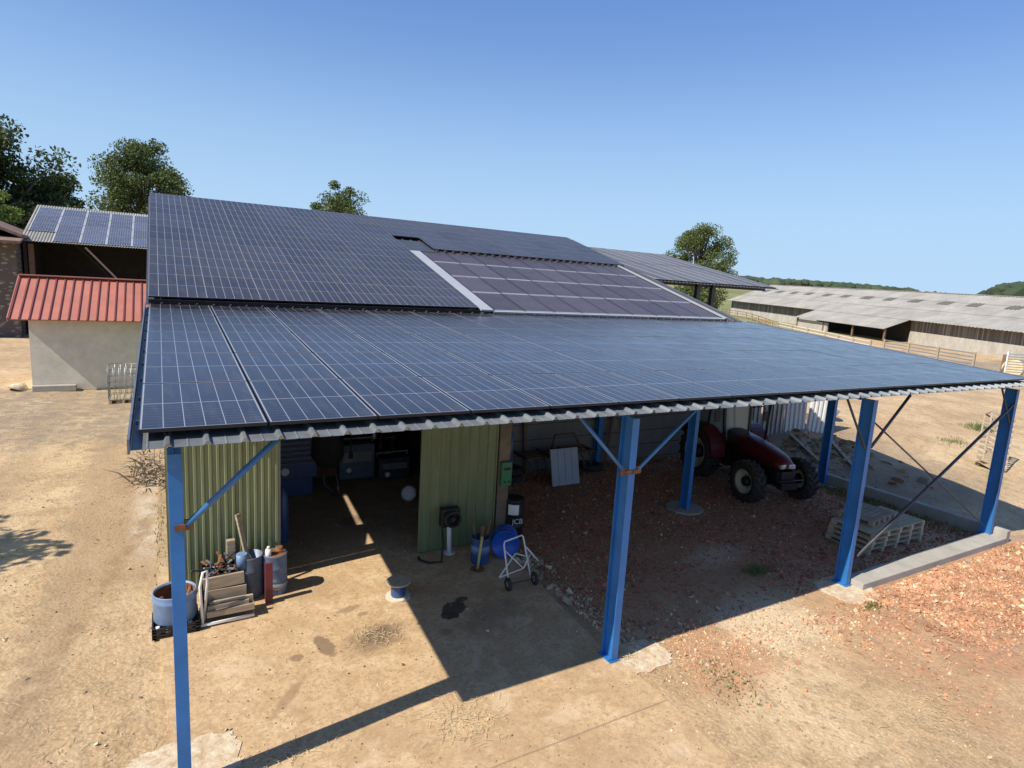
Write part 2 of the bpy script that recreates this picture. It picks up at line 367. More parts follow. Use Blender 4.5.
# dusty slab with oil stains
t = NT('dusty_slab'); P_ = t.n.new('ShaderNodeSeparateXYZ'); t.L(t.tc.outputs['Object'], P_.inputs[0]); X, Yc = P_.outputs[0], P_.outputs[1]
mid = t.noise(1.6, 8, .65); fin = t.noise(18, 7, .7)
cc = t.ramp(mid, [(.3, (.44, .295, .155)), (.5, (.53, .37, .205)), (.72, (.62, .46, .275))])
cc = t.mix(t.ramp(t.noise(4.2, 9, .75, dist=.5), [(.46, 0), (.62, .55)]), cc, (.36, .225, .11))
cc = t.mix(t.ramp(fin, [(.38, .7), (.52, 0)]), cc, (.32, .205, .105))
cc = t.mix(t.ramp(t.noise(26, 6, .75), [(.54, 0), (.68, .55)]), cc, (.74, .57, .36))
cc = t.mix(t.ramp(t.noise(.7, 6, .65, dist=1), [(.5, 0), (.62, .5)]), cc, (.38, .25, .13))
cc = t.mix(t.ramp(t.noise(1.3, 6, .65, dist=.8), [(.56, 0), (.66, .45)]), cc, (.68, .53, .35))
cc = t.mix(t.ramp(t.noise(75, 3), [(.6, 0), (.7, .5)]), cc, (.15, .11, .08))
cc = t.mix(t.ramp(t.vor(1.15, feature='DISTANCE_TO_EDGE'), [(.003, .10), (.007, 0)]), cc, (.2, .14, .09))
wob = t.math('MULTIPLY', t.math('SUBTRACT', t.noise(4.0, 9, .75), .5), 1.7)
def blob(cx, cy, rx, ry, soft=.3, rot=0.0):
    c_, s_ = math.cos(rot), math.sin(rot)
    dx = t.math('SUBTRACT', X, cx); dy = t.math('SUBTRACT', Yc, cy)
    a = t.math('DIVIDE', t.math('ADD', t.math('MULTIPLY', dx, c_), t.math('MULTIPLY', dy, s_)), rx)
    b = t.math('DIVIDE', t.math('ADD', t.math('MULTIPLY', dx, -s_), t.math('MULTIPLY', dy, c_)), ry)
    d = t.math('ADD', t.math('POWER', t.math('ADD', t.math('MULTIPLY', a, a), t.math('MULTIPLY', b, b)), .5), wob)
    return t.mr(d, 1-soft, 1+soft*.3, 1, 0)
for (cx, cy, rx, ry, so, rot, amt, cl) in ((4.60, 2.62, .30, .2, .10, .9, .93, (.06, .045, .033)), (4.86, 2.86, .14, .09, .10, .3, .9, (.07, .05, .035)), (4.45, 2.45, .16, .12, .1, 0, .9, (.06, .045, .033)),
        (3.1, 2.35, .62, .40, .6, .5, .75, (.19, .125, .07)), (3.15, 2.4, .34, .22, .5, .5, .6, (.13, .085, .05)), (2.30, 2.42, .13, .34, .2, .15, .85, (.2, .13, .075)), (1.85, 2.3, .11, .1, .3, 0, .75, (.2, .13, .075)),
        (2.9, 3.35, .22, .1, .3, .2, .6, (.2, .135, .08)), (3.1, 3.1, .1, .06, .3, .2, .6, (.2, .135, .08)), (1.6, 1.45, .09, .55, .5, -.7, .65, (.27, .165, .09)), (4.2, 2.0, .12, .1, .4, 0, .6, (.25, .15, .08)), (5.2, 2.2, .9, .5, .8, .4, .5, (.17, .11, .07)), (4.0, 7.2, .4, .25, .4, .4, .6, (.12, .09, .07)), (5.6, .3, .5, .25, .7, .2, .4, (.34, .22, .12)), (4.9, -1.5, .6, .3, .7, .2, .4, (.36, .23, .13))):
    cc = t.mix(t.math('MULTIPLY', blob(cx, cy, rx, ry, so, rot), amt), cc, cl)
jl = t.math('LESS_THAN', t.math('ABSOLUTE', t.math('ADD', t.math('ADD', Yc, .88), t.math('MULTIPLY', wob, .02))), .014); cc = t.mix(t.math('MULTIPLY', jl, .6), cc, (.2, .15, .1))
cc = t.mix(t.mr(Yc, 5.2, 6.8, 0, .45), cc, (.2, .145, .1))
t.set(base=cc, rough=.95); t.bump(t.math('ADD', mid, t.math('MULTIPLY', fin, .3)), .35, .03); M['slab'] = t.m

def leafmat(name, c1, c2, trans=.25):
    t = NT(name); g = t.n.new('ShaderNodeNewGeometry')
    cc = t.ramp(g.outputs['Random Per Island'], [(0, c1), (1, c2)]); t.set(base=cc, rough=.6, spec=.3)
    tr = t.n.new('ShaderNodeBsdfTranslucent'); t.L(cc, tr.inputs[0]); mx = t.n.new('ShaderNodeMixShader'); mx.inputs[0].default_value = trans
    out = t.n['Material Output']; t.L(t.b.outputs[0], mx.inputs[1]); t.L(tr.outputs[0], mx.inputs[2]); t.L(mx.outputs[0], out.inputs[0]); return t.m
M['leaf'] = leafmat('oak_leaves', (.05, .08, .02), (.16, .2, .06))
M['leaf_dark'] = leafmat('dark_leaves', (.032, .054, .018), (.11, .145, .045))
M['leaf_light'] = leafmat('light_leaves', (.14, .2, .04), (.24, .3, .07))
M['bark'] = plain('bark', (.12, .09, .065), .9, 0, .3, 5, .4)
t = NT('forest_canopy'); cc = t.ramp(t.noise(.09, 8, .7), [(.3, (.018, .032, .018)), (.5, (.04, .06, .03)), (.7, (.085, .105, .05))]); t.set(base=cc, rough=.95); M['forest'] = t.m
M['straw'] = plain('straw', (.62, .5, .3), .8, 0, .25, 3, 0)
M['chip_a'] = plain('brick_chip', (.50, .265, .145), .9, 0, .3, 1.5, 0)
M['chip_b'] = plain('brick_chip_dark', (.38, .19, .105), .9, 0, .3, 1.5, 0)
M['chip_c'] = plain('mortar_chip', (.62, .49, .31), .9, 0, .2, 1.5, 0)
M['chip_d'] = plain('grey_chip', (.40, .31, .21), .9, 0, .3, 1.5, 0)
M['weed'] = leafmat('weeds', (.08, .12, .03), (.2, .24, .07))
M['skyl'] = plain('old_translucent_sheet', (.13, .12, .09), .5, 0, .2, 2, .02)
M['drum_lid'] = plain('bright_blue_plastic', (.015, .1, .5), .35, 0, .12, 3, .03)
M['post_wood'] = plain('dark_post_wood', (.17, .13, .09), .85, 0, .3, 3, .3)
M['drum_faded'] = plain('faded_drum_paint', (.09, .14, .24), .5, 0, .25, 4, .05, (.4, .42, .42), .35)
M['chip_r'] = plain('shaded_brick_chip', (.42, .155, .085), .9, 0, .3, 1.5, 0)  # this and the next: brick chips with canopy shade put into the colour
M['chip_s'] = plain('shaded_brick_chip_deep', (.30, .095, .055), .9, 0, .3, 1.5, 0)
t = NT('mottled_footing'); n = t.noise(7, 9, .75); cc = t.ramp(n, [(.38, (.44, .31, .18)), (.5, (.58, .46, .31)), (.62, (.68, .60, .46))])
cc = t.mix(t.ramp(t.noise(40, 5, .7), [(.55, 0), (.65, .5)]), cc, (.3, .22, .14)); t.set(base=cc, rough=.95); t.bump(n, .6, .03); M['foot'] = t.m
M['dark_rust'] = plain('dark_rust', (.11, .06, .035), .9, 0, .4, 12, .3)

# ------------------------------------------------------------------ fitted numbers
H = 4.2606; AL = R(4.602); TA = math.tan(AL); CA = math.cos(AL); SA = math.sin(AL)
YU, ZU, BE = 8.571, 5.1066, R(16.277); TB = math.tan(BE); CB = math.cos(BE); SB = math.sin(BE)
PW, PH = 1.154, 1.742
POSTX = (.30, 6.264, 12.443, 18.6)
def zl(y): return H+y*TA            # lower panel plane
def zup(y): return ZU+(y-YU)*TB     # upper panel plane

# ------------------------------------------------------------------ setting
def ground():
    xs = [-900, -600, -400, -250, -160, -100, -60, -35]+[x for x in range(-20, 60)]+[62+3*i for i in range(12)]+[100, 110, 125, 145, 170, 200, 240, 290, 350, 430, 520, 620, 750, 900, 1200, 1600]
    ys = [-500, -200, -100, -50, -20]+[y for y in range(-12, 40)]+[42+3*i for i in range(14)]+[90, 100, 115, 135, 160, 190, 230, 280, 340, 420, 520, 640, 800, 1000, 1300, 1700]
    # fine strip where the bank starts
    xs = sorted(set(xs+[19.15, 19.6, 20.5, 21.5])); m = MB(); vs = []
    rnd = random.Random(3)
    for y in ys:
        row = []
        for x in xs:
            z = terrain(x, y)
            if 19.5 < x < 30 and 1 < y < 30: z += rnd.uniform(-.05, .05)
            elif x < -.8 or y < -1 or x > 31: z += rnd.uniform(-.03, .02)
            row.append(m.bm.verts.new((x, y, z)))
        vs.append(row)
    for a, b in zip(vs, vs[1:]):
        for i in range(len(xs)-1): m._f([a[i], a[i+1], b[i+1], b[i]], 0, True)
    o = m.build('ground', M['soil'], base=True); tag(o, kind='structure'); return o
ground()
m = MB(); rnd = random.Random(5)
edge = []
# slab outline with a slightly broken right edge
L_ = [(.12, -5), (.1, -2), (.17, .8), (.12, 2.1), (.05, 3.7), (.02, 5)]
R_ = [(6.5, 9.0), (6.62, 5), (6.55, 3.6), (6.62, 3.0), (6.5, 2.6), (6.44, 1.9), (6.38, 1.2), (6.32, .5), (6.40, -.6), (6.36, -1.5), (6.28, -2.2), (6.2, -5)]
out = L_+[(.02, 18), (6.5, 18)]+R_
m.prism([(x, y, -.1) for x, y in out][::-1], (0, 0, .13))
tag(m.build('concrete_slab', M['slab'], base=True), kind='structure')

def blob_slab(name, pts, z0, z1, mat):
    m = MB(); m.prism([(x, y, z0) for x, y in pts], (0, 0, z1-z0)); o = m.build(name, mat); tag(o, kind='structure'); return o
rnd = random.Random(11)
def ragged(cx, cy, rx, ry, n=18, j=.08, sq=1.0):
    return [(cx+rx*abs(math.cos(a))**sq*math.copysign(1, math.cos(a))*(1+rnd.uniform(-j, j)), cy+ry*abs(math.sin(a))**sq*math.copysign(1, math.sin(a))*(1+rnd.uniform(-j, j))) for a in [2*PI*i/n for i in range(n)]]
blob_slab('footing_pad', ragged(.30, .70, .60, .44, 70, .07, .55), -.1, .040, M['foot'])
blob_slab('footing_pad', ragged(6.78, .12, .50, .36, 60, .09, .6), -.1, .022, M['foot'])
blob_slab('footing_pad', ragged(12.3, .1, .55, .5, 60, .07, .6), -.1, .02, M['foot'])
blob_slab('footing_pad', ragged(12.5, 4.85, .52, .5, 9, .04, 1), -.1, .05, M['conc'])
blob_slab('footing_pad', ragged(18.75, 4.9, .5, .5, 9, .04, 1), -.1, .03, M['conc'])

# low concrete kerb wall
k = thing('kerb_wall', (18.7, .1, 0), 'low bare concrete kerb wall running along the right side and front corner of the open canopy', 'kerb wall')
m = MB(); pts = [(12.56, -.08), (18.76, -.12), (18.76, .36), (12.56, .34)]
m.prism([(x, y, -.1) for x, y in pts], (0, 0, .25)); m.build('front_kerb', M['conc'], k, bevel=.015)
m = MB(); m.bb(18.77, 18.96, -.11, 9.2, -.2, .32); m.build('side_kerb', M['conc'], k, bevel=.012)

# ------------------------------------------------------------------ solar panels
def pv_mesh(name, w, h, mat, th=.035, nz=.0):
    bm = bmesh.new(); uvl = bm.loops.layers.uv.new('UVMap')
    def v(x, y, z): return bm.verts.new((x, y, z))
    a = [v(0, 0, 0), v(w, 0, 0), v(w, h, 0), v(0, h, 0)]; b = [v(0, 0, -th), v(w, 0, -th), v(w, h, -th), v(0, h, -th)]
    f = bm.faces.new(a); 
    for l, c in zip(f.loops, ((0, 0), (1, 0), (1, 1), (0, 1))): l[uvl].uv = c
    f2 = bm.faces.new(b[::-1]); f2.material_index = 1
    for i in range(4): g = bm.faces.new((a[i], b[i], b[(i+1) % 4], a[(i+1) % 4])); g.material_index = 1
    me = bpy.data.meshes.new(name); bm.to_mesh(me); bm.free(); me.materials.append(mat); me.materials.append(M['black']); return me
def place_pv(me, parent, x, y, z, ang, name='solar_panel', rz=0):
    o = bpy.data.objects.new(name, me); col.objects.link(o); o.parent = parent
    o.location = V((x, y, z))-V(parent.location)
    jr = random.uniform(-1, 1)*R(.12); o.rotation_euler = (ang+jr, random.uniform(-1, 1)*R(.08), rz); return o

# ------------------------------------------------------------------ canopy
can = thing('open_canopy', (9.4, .3, 0), 'open fronted steel canopy on blue posts with a low roof of blue black solar panels', 'canopy')
me1 = pv_mesh('pv_low', 1.134, 1.722, M['pv1'])
for j in range(5):
    for i in range(16):
        s = j*PH+.01
        place_pv(me1, can, i*PW+.01, s*CA, H+s*SA, AL)
# profiled roof sheet, front edge shows beyond the panels
TR = [(0, 0), (.36, 0), (.40, .006), (.44, 0), (.78, 0), (.85, .04), (.93, .04)]
sh = -.125
m = MB(); o0 = V((-.05, -.19, H+sh)); o0.z = H+sh-.19*TA
m.ribbed(o0, (1, 0, 0), (0, CA, SA), (0, -SA, CA), 19.0, 9.2, TR, .333)
m.build('roof_sheet', M['fascia'], can, solid=.004)
m = MB(); z0 = H+sh
m.prism([(-.075, -.2, z0-.05), (-.055, -.2, z0-.05), (-.055, -.2, z0+.09), (-.075, -.2, z0+.09)], (0, 9.0*CA, 9.0*SA))
m.build('verge_flashing', M['grey_blue'], can)
m = MB(); m.bb(18.96, 18.99, -.16, -.14, z0, z0+.05)
m.prism([(18.96, -.15, z0-.03), (18.985, -.15, z0-.03), (18.985, -.15, z0+.09), (18.96, -.15, z0+.09)], (0, 9.0*CA, 9.0*SA)); m.build('verge_flashing', M['grey_blue'], can)
# mounting rails under panels
m = MB()
for j in range(5):
    for f in (.25, .75):
        s = (j+f)*PH; m.bar((-.02, s*CA, H+s*SA-.06), (18.5, s*CA, H+s*SA-.06), .04, .045)
m.build('mounting_rail', M['dark_steel'], can)
def ibeam(m, a, b, w, h, side, t=.012):     # flanges perpendicular to 'side' axis
    a, b, s = V(a), V(b), V(side).normalized(); d = (b-a).normalized(); q = s.cross(d).normalized(); L = (b-a).length
    Mx = Matrix((q, s, d)).transposed(); c = (a+b)/2
    m.box(c+s*(h/2-t/2), (w, t, L), Mx); m.box(c-s*(h/2-t/2), (w, t, L), Mx); m.box(c, (t*.8, h-2*t-.002, L), Mx)
def post(x, y, name='post', ztop=None):
    m = MB(); zt = ztop or (H+y*TA-.33); ibeam(m, (x, y, .03), (x, y, zt), .13, .26, (0, 1, 0), .014)
    p = m.build(name, M['blue'], can, bevel=.003)
    m = MB(); m.bb(x-.10, x+.10, y-.155, y+.155, .0, .05); 
    for sx in (-1, 1):
        for sy in (-1, 1): m.cyl((x+sx*.083, y+sy*.1, .05), (x+sx*.083, y+sy*.1, .085), .011, n=6)
    m.build('base_plate', M['blue'], p)
for x in POSTX: post(x, .3)
post(12.45, 4.8); post(18.65, 4.9)
m = MB()
for x in POSTX: ibeam(m, (x, .46, H-.30+.46*TA), (x, 8.5, H-.30+8.5*TA), .11, .18, (0, -SA, CA), .01)
m.build('rafter', M['blue'], can)
m = MB()
for y in (.3, 1.9, 3.5, 5.1, 6.7, 8.3): m.box((9.4, y, zl(y)-.17), (18.9, .06, .07))
m.box((9.4, .05, zl(.05)-.165), (18.9, .05, .06))
m.build('purlin', M['galv'], can)
def brace(a, b, r, mat='brace_blue', brk=True, name='brace'):
    m = MB(); m.cyl(a, b, r, n=8); p = m.build(name, M[mat], can)
    if brk:
        a = V(a); m = MB(); d = (V(b)-a).normalized(); m.box(a+d*.02, (.12, .03, .11)); m.cyl(a+V((0, -.03, 0)), a+V((0, .03, 0)), .03, n=8); m.box(a-V((d.x*.07, 0, 0)), (.1, .09, .07)); m.build('bracket', M['rust'], p)
def brace2(a, b, *k, **kw): brace(a, b, *k, **kw)
y = .2
brace((.38, y, 3.18), (1.3, y, 4.06), .034); brace((6.15, y, 3.14), (5.22, y, 4.06), .028); brace((6.38, y, 3.14), (7.54, y, 4.06), .028)
brace((12.33, y, 2.98), (11.5, y, 4.02), .022, 'dark_steel', False); brace((12.55, y, 2.98), (13.7, y, 4.0), .03, 'dark_steel', False)
brace((18.5, y, 3.56), (12.66, y, .62), .034, 'dark_steel', False, 'cross_brace'); 
brace((12.6, y+.09, 3.52), (18.5, y+.09, .35), .018, 'dark_steel', False, 'cross_brace')
brace((18.5, y, 3.1), (17.75, y, 4.02), .022, 'dark_steel', False)

# ------------------------------------------------------------------ workshop with the tall roof
ws = thing('workshop', (9, 9, 0), 'tall workshop behind the canopy, steep roof of graphite solar panels, green cladding below', 'workshop')
me2 = pv_mesh('pv_high', 1.110, 1.583, M['pv2']); PU, PV_ = 1.113, 1.587
far = []
for j in range(7):
    for i in range(16):
        if i == 7 and j < 5: continue
        if i > 7 and j < 4: continue
        s = j*PV_+.006
        if j == 6 and i >= 5: far.append((i*PU, s)); continue
        place_pv(me2, ws, i*PU+.002, YU+s*CB, ZU+s*SB, BE)
# the eleven farthest, along the ridge, in one mesh
bm = bmesh.new(); uvl = bm.loops.layers.uv.new('UVMap')
for x, s in far:
    c = [V((x+.007+dx, YU+(s+dy)*CB, ZU+(s+dy)*SB)) for dx, dy in ((0, 0), (1.11, 0), (1.11, 1.583), (0, 1.583))]
    a = [bm.verts.new(p-V(ws.location)) for p in c]; b = [bm.verts.new(p-V(ws.location)-V((0, -SB, CB))*.035) for p in c]
    f = bm.faces.new(a)
    for l, u in zip(f.loops, ((0, 0), (1, 0), (1, 1), (0, 1))): l[uvl].uv = u
    bm.faces.new(b[::-1]).material_index = 1
    for i in range(4): bm.faces.new((a[i], b[i], b[(i+1) % 4], a[(i+1) % 4])).material_index = 1
me = bpy.data.meshes.new('ridge_panels'); bm.to_mesh(me); bm.free(); me.materials.append(M['pv2']); me.materials.append(M['black'])
o = bpy.data.objects.new('ridge_solar_panels', me); col.objects.link(o); o.parent = ws; o['kind'] = 'stuff'
me3 = pv_mesh('pv_older', 1.0, 1.6, M['pv3'])
def onroof(x, s, d): return V((x, YU+s*CB-d*SB*-1*-1, ZU+s*SB+d*CB))
for j in range(4):
    for i in range(9):
        s = .05+j*1.615; d = -.085
        place_pv(me3, ws, 8.33+i*1.008, YU+s*CB-d*SB, ZU+s*SB+d*CB, BE)
LR = 7*PV_
def slopeplate(name, x0, x1, s0, s1, d0, d1, mat, m=None):
    m = MB(); pts = []
    for x, s in ((x0, s0), (x1, s0), (x1, s1), (x0, s1)): pts.append((x, YU+s*CB-d0*SB, ZU+s*SB+d0*CB))
    m.prism(pts, V((0, -SB, CB))*(d1-d0)); return m.build(name, mat, ws)
m = MB(); m.ribbed(V((-.05, YU-.1, ZU-.1*TB-.15)), (1, 0, 0), (0, CB, SB), (0, -SB, CB), 18.35, LR+.15, TR, .333); m.build('roof_sheet', M['deck'], ws, solid=.004)
slopeplate('flashing', 7.84, 8.22, -.08, 5.95, -.075, -.03, M['white_flash'])
slopeplate('flashing', 17.45, 17.58, -.08, 6.5, -.08, -.04, M['white_flash'])
slopeplate('flashing', 8.23, 17.44, -.10, -.01, -.12, -.07, M['white_flash'])
slopeplate('flashing', 7.9, 8.9, 6.1, 7.6, -.09, -.07, M['deck'])
slopeplate('gap_shade_board', .0, 7.8, -.09, -.07, -.15, -.045, M['black'])  # added black board paints in the dark gap below the panel edge
for i in range(27): x = 9.0+i*.33; y = YU+6.33*CB; m = MB(); m.box((x, y-.02, ZU+6.33*SB-.06), (.06, .2, .07)); m.build('rib_end', M['deck'], ws)
# rear slope, ridge cap, gables and walls
YR = YU+LR*CB; ZR = ZU+LR*SB
m = MB(); m.ribbed(V((-.05, YR+.05, ZR-.12)), (1, 0, 0), (0, CB, -SB), (0, SB, CB), 18.35, 8.0, TR, .333); m.build('roof_sheet', M['deck'], ws, solid=.004)
m = MB(); m.bar((-.02, YR+.03, ZR-.03), (17.85, YR+.03, ZR-.03), .14, .03); m.build('ridge_cap', M['deck'], ws)
YB = YR+7.7; ZB = ZR-8.0*SB
m = MB(); m.ribbed((.02, YB, 0), (1, 0, 0), (0, 0, 1), (0, 1, 0), 17.8, ZB-.15, TR, .333); m.build('rear_wall', M['green'], ws, solid=.004)
m = MB(); prof = [(YU+1.0, 0), (YB, 0), (YB, ZB-.2), (YR, ZR-.35), (YU+1.0, zup(YU+1.0)-.35)]
m.prism([(17.55, y, z) for y, z in prof], (.12, 0, 0)); m.build('gable_wall', M['green2'], ws)
# left wall: cladding up to just below the roof, small gap at the top
m = MB()
prof = [(5.0, 0), (YB, 0), (YB, ZB-.2), (YR, ZR-.3), (YU+.5, zup(YU+.5)-.35), (9.5, 4.75), (8.5, 4.62), (8.45, 4.34), (6.4, 4.12), (6.35, 4.6), (6.2, 4.6), (6.15, 4.34), (5.3, 4.0), (5.28, 4.5), (5.0, 4.5)]
m.prism([(.2, y, z) for y, z in prof], (.05, 0, 0)); m.build('side_wall', M['green2'], ws)
# partition lining, interior shade painted in as near-black so the shop stays dim
m = MB(); m.prism([(6.82, 5.2, 0), (6.82, 12.6, 0), (6.82, 12.6, 5.8), (6.82, 8.7, 4.75), (6.82, 5.2, 4.45)], (.08, 0, 0)); m.build('partition_wall', M['inner_shade'], ws)
m = MB(); m.bb(.35, 6.8, 12.6, 12.7, 0, 5.9); m.build('partition_wall', M['inner_shade'], ws)
# front left cladding
GP = [(0, 0), (.26, 0), (.42, .028), (.72, .028), (.88, 0)]
m = MB(); m.ribbed((.21, 4.99, .02), (1, 0, 0), (0, 0, 1), (0, -1, 0), 1.83, 4.5, GP, .122); m.build('front_cladding', M['green'], ws, solid=.003)
m = MB(); m.bb(2.0, 2.06, 4.99, 5.08, .02, 4.35); m.build('cladding_post', M['grey_blue'], ws)
# sliding door leaf
d = None
m = MB(); DP = [(0, 0), (.86, 0), (.9, .02), (.96, .02)]
m.ribbed((4.82, 4.93, .06), (1, 0, 0), (0, 0, 1), (0, -1, 0), 1.74, 4.3, DP, .222); d = m.build('sliding_door', M['green2'], ws, solid=.004)
m = MB(); m.bb(4.80, 4.83, 4.90, 4.96, .05, 4.3); m.bb(6.56, 6.59, 4.90, 4.96, .05, 4.3); m.bb(4.83, 6.56, 4.94, 4.98, .05, .14); m.build('door_frame', M['green2'], d)
m = MB(); m.bb(2.06, 6.66, 4.98, 5.05, 4.3, 4.48); m.build('door_track', M['dark_steel'], ws)
m = MB(); m.bb(6.64, 6.92, 4.9, 5.14, 0, 4.46); m.build('door_post', M['post_wood'], ws, bevel=.01)
# concrete plank wall at the back of the bay
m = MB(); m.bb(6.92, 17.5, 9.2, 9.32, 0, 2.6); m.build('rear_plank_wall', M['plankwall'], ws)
m = MB(); m.bb(6.92, 17.5, 9.12, 9.2, 2.6, 2.85); m.build('wall_beam', M['brown_wood'], ws)
m = MB(); m.ribbed((6.92, 9.3, 2.85), (1, 0, 0), (0, 0, 1), (0, -1, 0), 10.6, 2.1, TR, .333); m.build('upper_shade_sheet', M['inner_shade'], ws)  # shade above the plank wall put in as a near-black sheet
m = MB(); ibeam(m, (12.64, 9.0, 0), (12.64, 9.0, 4.8), .16, .18, (0, 1, 0)); m.build('inner_post', M['blue'], ws)

# ------------------------------------------------------------------ left: red roofed shed, big barn, stone house
sd = thing('shed', (-2.5, 27, 0), 'small cream rendered shed with a red ribbed sheet roof', 'shed')
m = MB(); z1 = 3.1
m.bb(-4.72, .3, 26.3, 31.2, 0, 3.2); m.prism([(-4.72, 26.3, 3.2), (-4.72, 31.2, 3.2), (-4.72, 28.9, 4.55)], (5.0, 0, 0)); m.build('wall', M['render'], sd)
SL = V((0, 3.2, 1.72)).normalized(); NL = V((0, -SL.z, SL.y)); 
m = MB(); m.prism([(-5.3, 25.75, 3.1), (.5, 25.75, 3.1), (.5, 28.95, 4.82), (-5.3, 28.95, 4.82)], NL*.05)
m.prism([(-5.3, 28.97, 4.82), (.5, 28.97, 4.82), (.5, 31.9, 3.2), (-5.3, 31.9, 3.2)], V((0, .03, .05))); rf = m.build('roof', M['red_roof'], sd)
m = MB()
for i in range(18):
    x = -5.27+i*.335; a = V((x, 25.74, 3.1))+NL*.065; m.bar(a, a+SL*3.55, .05, .06)
m.build('seam', M['red_roof_seam'], rf)
m = MB(); m.bar((-5.32, 28.9, 4.9), (.5, 28.9, 4.9), .42, .05, up=(0, 0, 1)); m.build('ridge_cap', M['red_roof'], rf)
m = MB(); m.prism([(-5.34, 25.7, 3.04), (-5.3, 25.7, 3.04), (-5.3, 25.7, 3.2), (-5.34, 25.7, 3.2)], SL*3.6); m.build('verge_board', M['red_roof'], rf)
m = MB(); m.bb(-4.7, -3.15, 25.95, 26.28, 0, .26); tag(m.build('stone_trough', M['conc'], bevel=.02), 'long low concrete trough lying against the foot of the cream shed wall', 'trough')
m = MB(); m.cyl((-5.25, 26.7, -.05), (-5.1, 26.8, .3), .55, .04, n=14); tag(m.build('sand_heap', M['foot']), 'small pale wedge of sand heaped at the left corner of the cream shed', 'sand heap')

bn = thing('barn', (-4, 50, 0), 'dark open fronted barn with pale framed solar panels, behind the red roofed shed', 'barn')
ZE, ZB2, YE, YBR = 6.75, 9.75, 49.6, 58.0
sl = math.atan2(ZB2-ZE, YBR-YE); cs, sn = math.cos(sl), math.sin(sl)
m = MB(); m.ribbed((-8.4, YE-.1, ZE), (1, 0, 0), (0, cs, sn), (0, -sn, cs), 16, (YBR-YE)/cs+.35, [(0, 0), (.25, .04), (.5, .06), (.75, .04)], .18)
m.ribbed((-8.4, YBR+.2, ZB2), (1, 0, 0), (0, cs, -sn), (0, sn, cs), 16, 9, [(0, 0), (.25, .04), (.5, .06), (.75, .04)], .18); m.build('roof', M['fibro'], bn, solid=.02)
m = MB(); m.bb(-8.2, 7.4, 57.8, 58, 0, 9.4); m.bb(-8.3, -8.1, 50, 58, 0, 6.7); m.bb(7.2, 7.4, 50, 58, 0, 6.7); m.prism([(-8.3, 50, 6.7), (-8.3, 58, 6.7), (-8.3, 58, 9.4)], (.15, 0, 0)); m.prism([(7.2, 50, 6.7), (7.2, 58, 6.7), (7.2, 58, 9.4)], (.15, 0, 0)); m.build('wall', M['inner_shade'], bn)
# landscape panels in columns
mp = pv_mesh('pv_barn', 1.62, 1.98, M['pv4'])
for j in range(4):
    for i in range(6):
        if j == 0 and i == 0: continue
        s = .0+j*2.1; place_pv(mp, bn, -8.15+i*1.64, YE+s*cs, ZE+s*sn+.16, sl)
m = MB(); m.bar((-4.6, 50.1, 6.6), (-1.2, 50.6, 2.6), .22, .12); m.build('diagonal_prop', M['wood'], bn)
m = MB()
for x in (-8, 3.2): m.bb(x, x+.3, 50.0, 50.3, 0, 6.6)
m.build('barn_post', M['brown_wood'], bn)
hs = thing('stone_house', (-14, 50, 0), 'old dark stone farm building with a brown tiled roof at the left edge', 'house')
m = MB(); m.bb(-22, -8.45, 48.3, 60, 0, 6.9); m.prism([(-9.0, 48.3, 6.9), (-22, 48.3, 6.9), (-15.5, 48.3, 9.6)], (0, 11.7, 0)); m.build('wall', M['stone'], hs)
m = MB(); m.prism([(-8.0, 47.9, 6.95), (-8.0, 47.9, 7.15), (-15.5, 47.9, 10.2), (-15.5, 47.9, 9.95)], (0, 12.4, 0)); m.prism([(-23.0, 47.9, 6.95), (-23.0, 47.9, 7.15), (-15.52, 47.9, 10.2), (-15.52, 47.9, 9.95)], (0, 12.4, 0)); m.build('roof', M['brown_tile'], hs)
m = MB(); m.box((-14.2, 47.6, 6.75), (12.5, 1.4, .16), Matrix.Rotation(R(12), 3, 'X')); m.build('porch_roof', M['brown_tile'], hs)

# ------------------------------------------------------------------ middle canopy roof to the right, behind the workshop
c2 = thing('field_shelter', (38, 26, 0), 'open solar roofed shelter on dark posts beside the oak, beyond the workshop ridge', 'shelter')
b2 = R(11.71); c_, s_ = math.cos(b2), math.sin(b2)
m = MB(); m.ribbed((19.2, 23.9, 6.5), (1, 0, 0), (0, c_, s_), (0, -s_, c_), 21.3, 13.2, TR, .333); m.ribbed((19.2, 36.85, 9.17), (1, 0, 0), (0, c_, -s_), (0, s_, c_), 21.3, 8, TR, .333); m.build('roof_sheet', M['deck'], c2, solid=.004)
mp5 = pv_mesh('pv_shelter', 1.3, 6.4, M['pv5'])
for j in range(2):
    for i in range(16):
        s = .08+j*6.46; place_pv(mp5, c2, 19.35+i*1.32, 24+s*c_, 6.63+s*s_, b2)
for x in (33.2, 34.7, 26):
    m = MB(); ibeam(m, (x, 25, terrain(x, 25)), (x, 25, 6.7), .3, .3, (0, 1, 0)); m.build('post', M['dark_steel'], c2)
for x in (26, 33.2, 40.0):
    m = MB(); ibeam(m, (x, 36.5, terrain(x, 36.5)), (x, 36.5, 9.0), .3, .3, (0, 1, 0)); m.build('post', M['dark_steel'], c2)
m = MB(); ibeam(m, (19.3, 25, 6.5), (40.4, 25, 6.5), .2, .3, (0, 0, 1)); m.build('beam', M['dark_steel'], c2)

